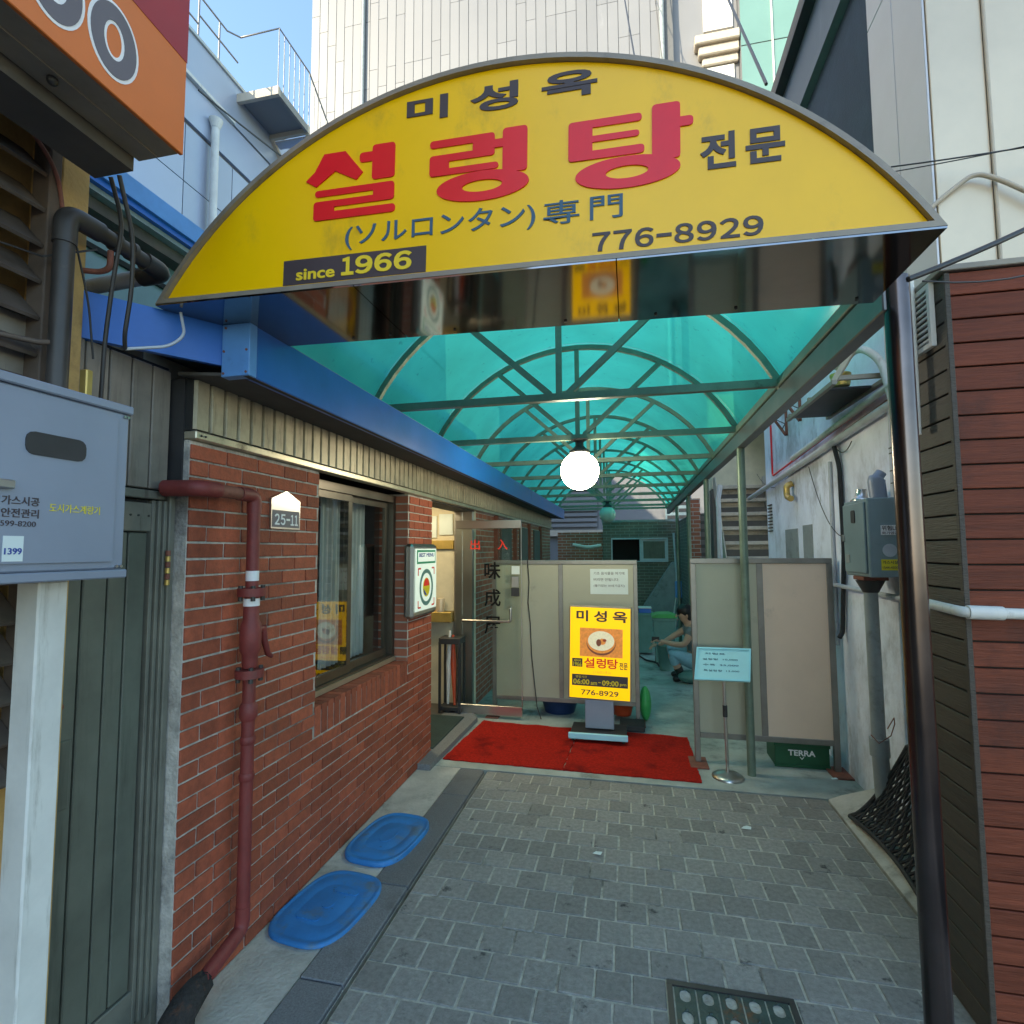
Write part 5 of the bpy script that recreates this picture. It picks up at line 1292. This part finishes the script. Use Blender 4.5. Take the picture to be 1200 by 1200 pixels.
B('tray', 'blue_paint', bc, .12, .30, 8.64, 8.86, .634, .70, .004); B('rim', 'white_paint', bc, .11, .31, 8.63, 8.87, .701, .713, .003)
tub((.46, 7.62, 0), .13, .34, 'bin_teal', 'small teal bucket in front of the green lidded bin', 'bucket', 'bucket')
T('garden_hose', 'black_rubber', None, bend([(.06, 8.6, .02), (.2, 8.1, .02), (.34, 8.0, .02), (.36, 7.75, .02)], .1), .013, 8, label='dark hose lying on the alley floor before the bins', cat='hose')
bagm = MB().ball((.70, 6.93, .075), .13, 20, 14, (1.25, .9, .6))
bagm.v = [v + Vector((random.uniform(-.008, .008), random.uniform(-.008, .008), random.uniform(-.006, .006))) for v in bagm.v]
bagm.obj('plastic_bag', 'bin_teal', None, label='crumpled teal plastic bag at the crouching person\'s feet', cat='bag')

# ================================================================== PERSON crouching
def skin_mesh(name, nodes, edges, mat, parent, levels=2, extra=None, root=0):
    """nodes: (point, radius or (rx, ry))"""
    me = bpy.data.meshes.new('tmp'); me.from_pydata([n[0] for n in nodes], edges, [])
    ob = bpy.data.objects.new('tmp', me); COL.objects.link(ob)
    ob.modifiers.new('skin', 'SKIN')
    if not me.skin_vertices:
        bpy.context.view_layer.objects.active = ob
    lay = me.skin_vertices[0].data if me.skin_vertices else None
    if lay is None:
        bm = bmesh.new(); bm.from_mesh(me); bm.verts.layers.skin.verify(); bm.to_mesh(me); bm.free(); lay = me.skin_vertices[0].data
    for i, n in enumerate(nodes):
        r_ = n[1] if isinstance(n[1], tuple) else (n[1], n[1])
        lay[i].radius = r_; lay[i].use_root = (i == root)
    ss = ob.modifiers.new('sub', 'SUBSURF'); ss.levels = levels; ss.render_levels = levels
    dg = bpy.context.evaluated_depsgraph_get(); em = bpy.data.meshes.new_from_object(ob.evaluated_get(dg))
    mb = MB(); mb.add([v.co.copy() for v in em.vertices], [list(p.vertices) for p in em.polygons], True)
    bpy.data.objects.remove(ob); bpy.data.meshes.remove(me); bpy.data.meshes.remove(em)
    if extra: extra(mb)
    return mb.obj(name, mat, parent)
PY = 7.1
pe = thing('person', 'crouching person in grey shirt and blue jeans beside the bins', 'person', (.66, PY, 0))
def P3(x, z, dy=0.0): return (x, PY + dy, z)
def hand(mb, w, d, ny):
    """five bent fingers from wrist w along d"""
    w, d = Vector(w), Vector(d).normalized(); side = Vector((0, 1, 0)); dn = Vector((0, 0, -1))
    for k in range(4):
        b0 = w + d * .055 + side * (.028 - .019 * k); L_ = (.062, .07, .066, .05)[k]
        mb.tube([b0 - d * .03, b0, b0 + d * L_ * .55 + dn * .008, b0 + d * L_ * .8 + dn * .032], [.010, .0095, .0085, .007], 8)
    b0 = w + d * .015 - side * ny * .03
    mb.tube([b0, b0 + d * .03 - side * ny * .022 + Vector((0, 0, .012)), b0 + d * .06 - side * ny * .018], [.011, .010, .008], 8)
body_nodes = [
    (P3(.775, .25), (.12, .12)), (P3(.80, .36), (.115, .13)), (P3(.785, .48), (.12, .15)), (P3(.735, .60), (.115, .155)), (P3(.705, .665), (.065, .07)),
    (P3(.688, .71), (.047, .05)), (P3(.655, .745), (.07, .065)), (P3(.640, .80), (.092, .078)), (P3(.648, .86), (.068, .062)),
    # near arm (towards camera, -y)
    (P3(.715, .615, -.16), .055), (P3(.62, .455, -.20), .042), (P3(.50, .455, -.17), .036), (P3(.395, .472, -.12), .026), (P3(.345, .482, -.11), (.030, .018)),
    # far arm
    (P3(.715, .615, .16), .055), (P3(.56, .52, .20), .042), (P3(.44, .45, .15), .034), (P3(.365, .41, .10), .026), (P3(.325, .40, .09), (.030, .018)),
    # near leg
    (P3(.72, .24, -.11), .085), (P3(.46, .355, -.17), .066), (P3(.515, .24, -.15), .056), (P3(.575, .085, -.13), .042), (P3(.60, .045, -.13), .040), (P3(.51, .035, -.14), .032),
    # far leg
    (P3(.72, .24, .11), .085), (P3(.455, .375, .13), .066), (P3(.52, .26, .12), .056), (P3(.565, .10, .12), .042), (P3(.60, .045, .12), .040), (P3(.51, .035, .13), .032)]
body_edges = [(0, 1), (1, 2), (2, 3), (3, 4), (4, 5), (5, 6), (6, 7), (7, 8), (3, 9), (9, 10), (10, 11), (11, 12), (12, 13), (3, 14), (14, 15), (15, 16), (16, 17), (17, 18),
              (0, 19), (19, 20), (20, 21), (21, 22), (22, 23), (23, 24), (0, 25), (25, 26), (26, 27), (27, 28), (28, 29), (29, 30)]
def hands(mb):
    hand(mb, (.345, PY - .11, .482), (-1, 0, .1), 1); hand(mb, (.325, PY + .09, .40), (-1, 0, -.25), -1)
    mb.tube([(.566, PY, .795), (.548, PY, .775), (.556, PY, .765)], [.008, .014, .008], 8)      # nose
    for s in (-1, 1): mb.ball((.672, PY + s * .078, .785), .024, 10, 8, (.6, .35, 1.1))       # ears
    mb.tube([(.572, PY - .022, .735), (.566, PY, .733), (.572, PY + .022, .735)], .007, 6)      # lips
person_body = skin_mesh('body', body_nodes, body_edges, 'skin', pe, 2, hands)
skin_mesh('shirt', [(P3(.80, .30), (.135, .14)), (P3(.80, .38), (.135, .15)), (P3(.785, .48), (.14, .17)), (P3(.735, .60), (.13, .17)), (P3(.71, .655), (.075, .085)), (P3(.715, .615, -.16), .07), (P3(.675, .545, -.185), .066), (P3(.715, .615, .16), .07), (P3(.65, .565, .185), .066)],
          [(0, 1), (1, 2), (2, 3), (3, 4), (3, 5), (5, 6), (3, 7), (7, 8)], 'shirt', pe)
skin_mesh('jeans', [(P3(.775, .24), (.135, .135)), (P3(.80, .31), (.125, .14)), (P3(.72, .24, -.11), .10), (P3(.455, .36, -.17), .078), (P3(.51, .25, -.15), .068), (P3(.535, .20, -.145), .064), (P3(.72, .24, .11), .10), (P3(.45, .38, .13), .078), (P3(.515, .27, .12), .068), (P3(.54, .21, .12), .064)],
          [(0, 1), (0, 2), (2, 3), (3, 4), (4, 5), (0, 6), (6, 7), (7, 8), (8, 9)], 'jeans', pe)
for s, yy in ((-1, -.14), (1, .125)):
    skin_mesh('boot', [(P3(.535, .20, yy), .060), (P3(.575, .09, yy + .01), .055), (P3(.605, .045, yy + .01), .046), (P3(.54, .040, yy), .044), (P3(.475, .030, yy - .005), .032)], [(0, 1), (1, 2), (2, 3), (3, 4)], 'boot', pe)
hm = MB().ball((.662, PY, .845), .098, 24, 16, (1.05, .92, .86)); hm.v = [v + Vector((random.uniform(-.006, .006) for _ in range(3))) for v in hm.v if True]
hm.obj('hair', 'hair', pe)
hm2 = MB().ball((.700, PY, .80), .075, 20, 14, (.75, 1.0, 1.15)); hm2.obj('hair', 'hair', pe)
for s in (-1, 1):
    MB().ball((.571, PY + s * .03, .803), .008, 10, 8).obj('eye', 'hair', pe); MB().tube([(.566, PY + s * .048, .822), (.562, PY + s * .03, .826), (.564, PY + s * .014, .822)], .005, 6).obj('eyebrow', 'hair', pe)
MB().box(.245, .335, PY - .135, PY - .122, .475, .535, .004).obj('phone', 'black_metal', None, label='small black phone held by the crouching person', cat='phone')

for i, (x, y) in enumerate(((1.33, 4.12), (-.2, 3.0), (.62, 3.45))):
    mb = MB(); z0 = .06 if x > 1.2 else .002
    mb.add([(x + random.uniform(-.02, .02) + dx, y + dy, z0 + random.uniform(0, .012)) for dx, dy in ((-.02, -.012), (.02, -.015), (.026, .012), (0, .02), (-.022, .014))], [(0, 1, 2), (0, 2, 3), (0, 3, 4)])
    mb.obj('paper_scrap', 'paper', None, label=('scrap of white paper by the tan screen foot plate', 'tiny white litter scrap on the paving centre line', 'tiny white litter scrap on the paving near the menu stand')[i], cat='litter', group='scraps of litter')
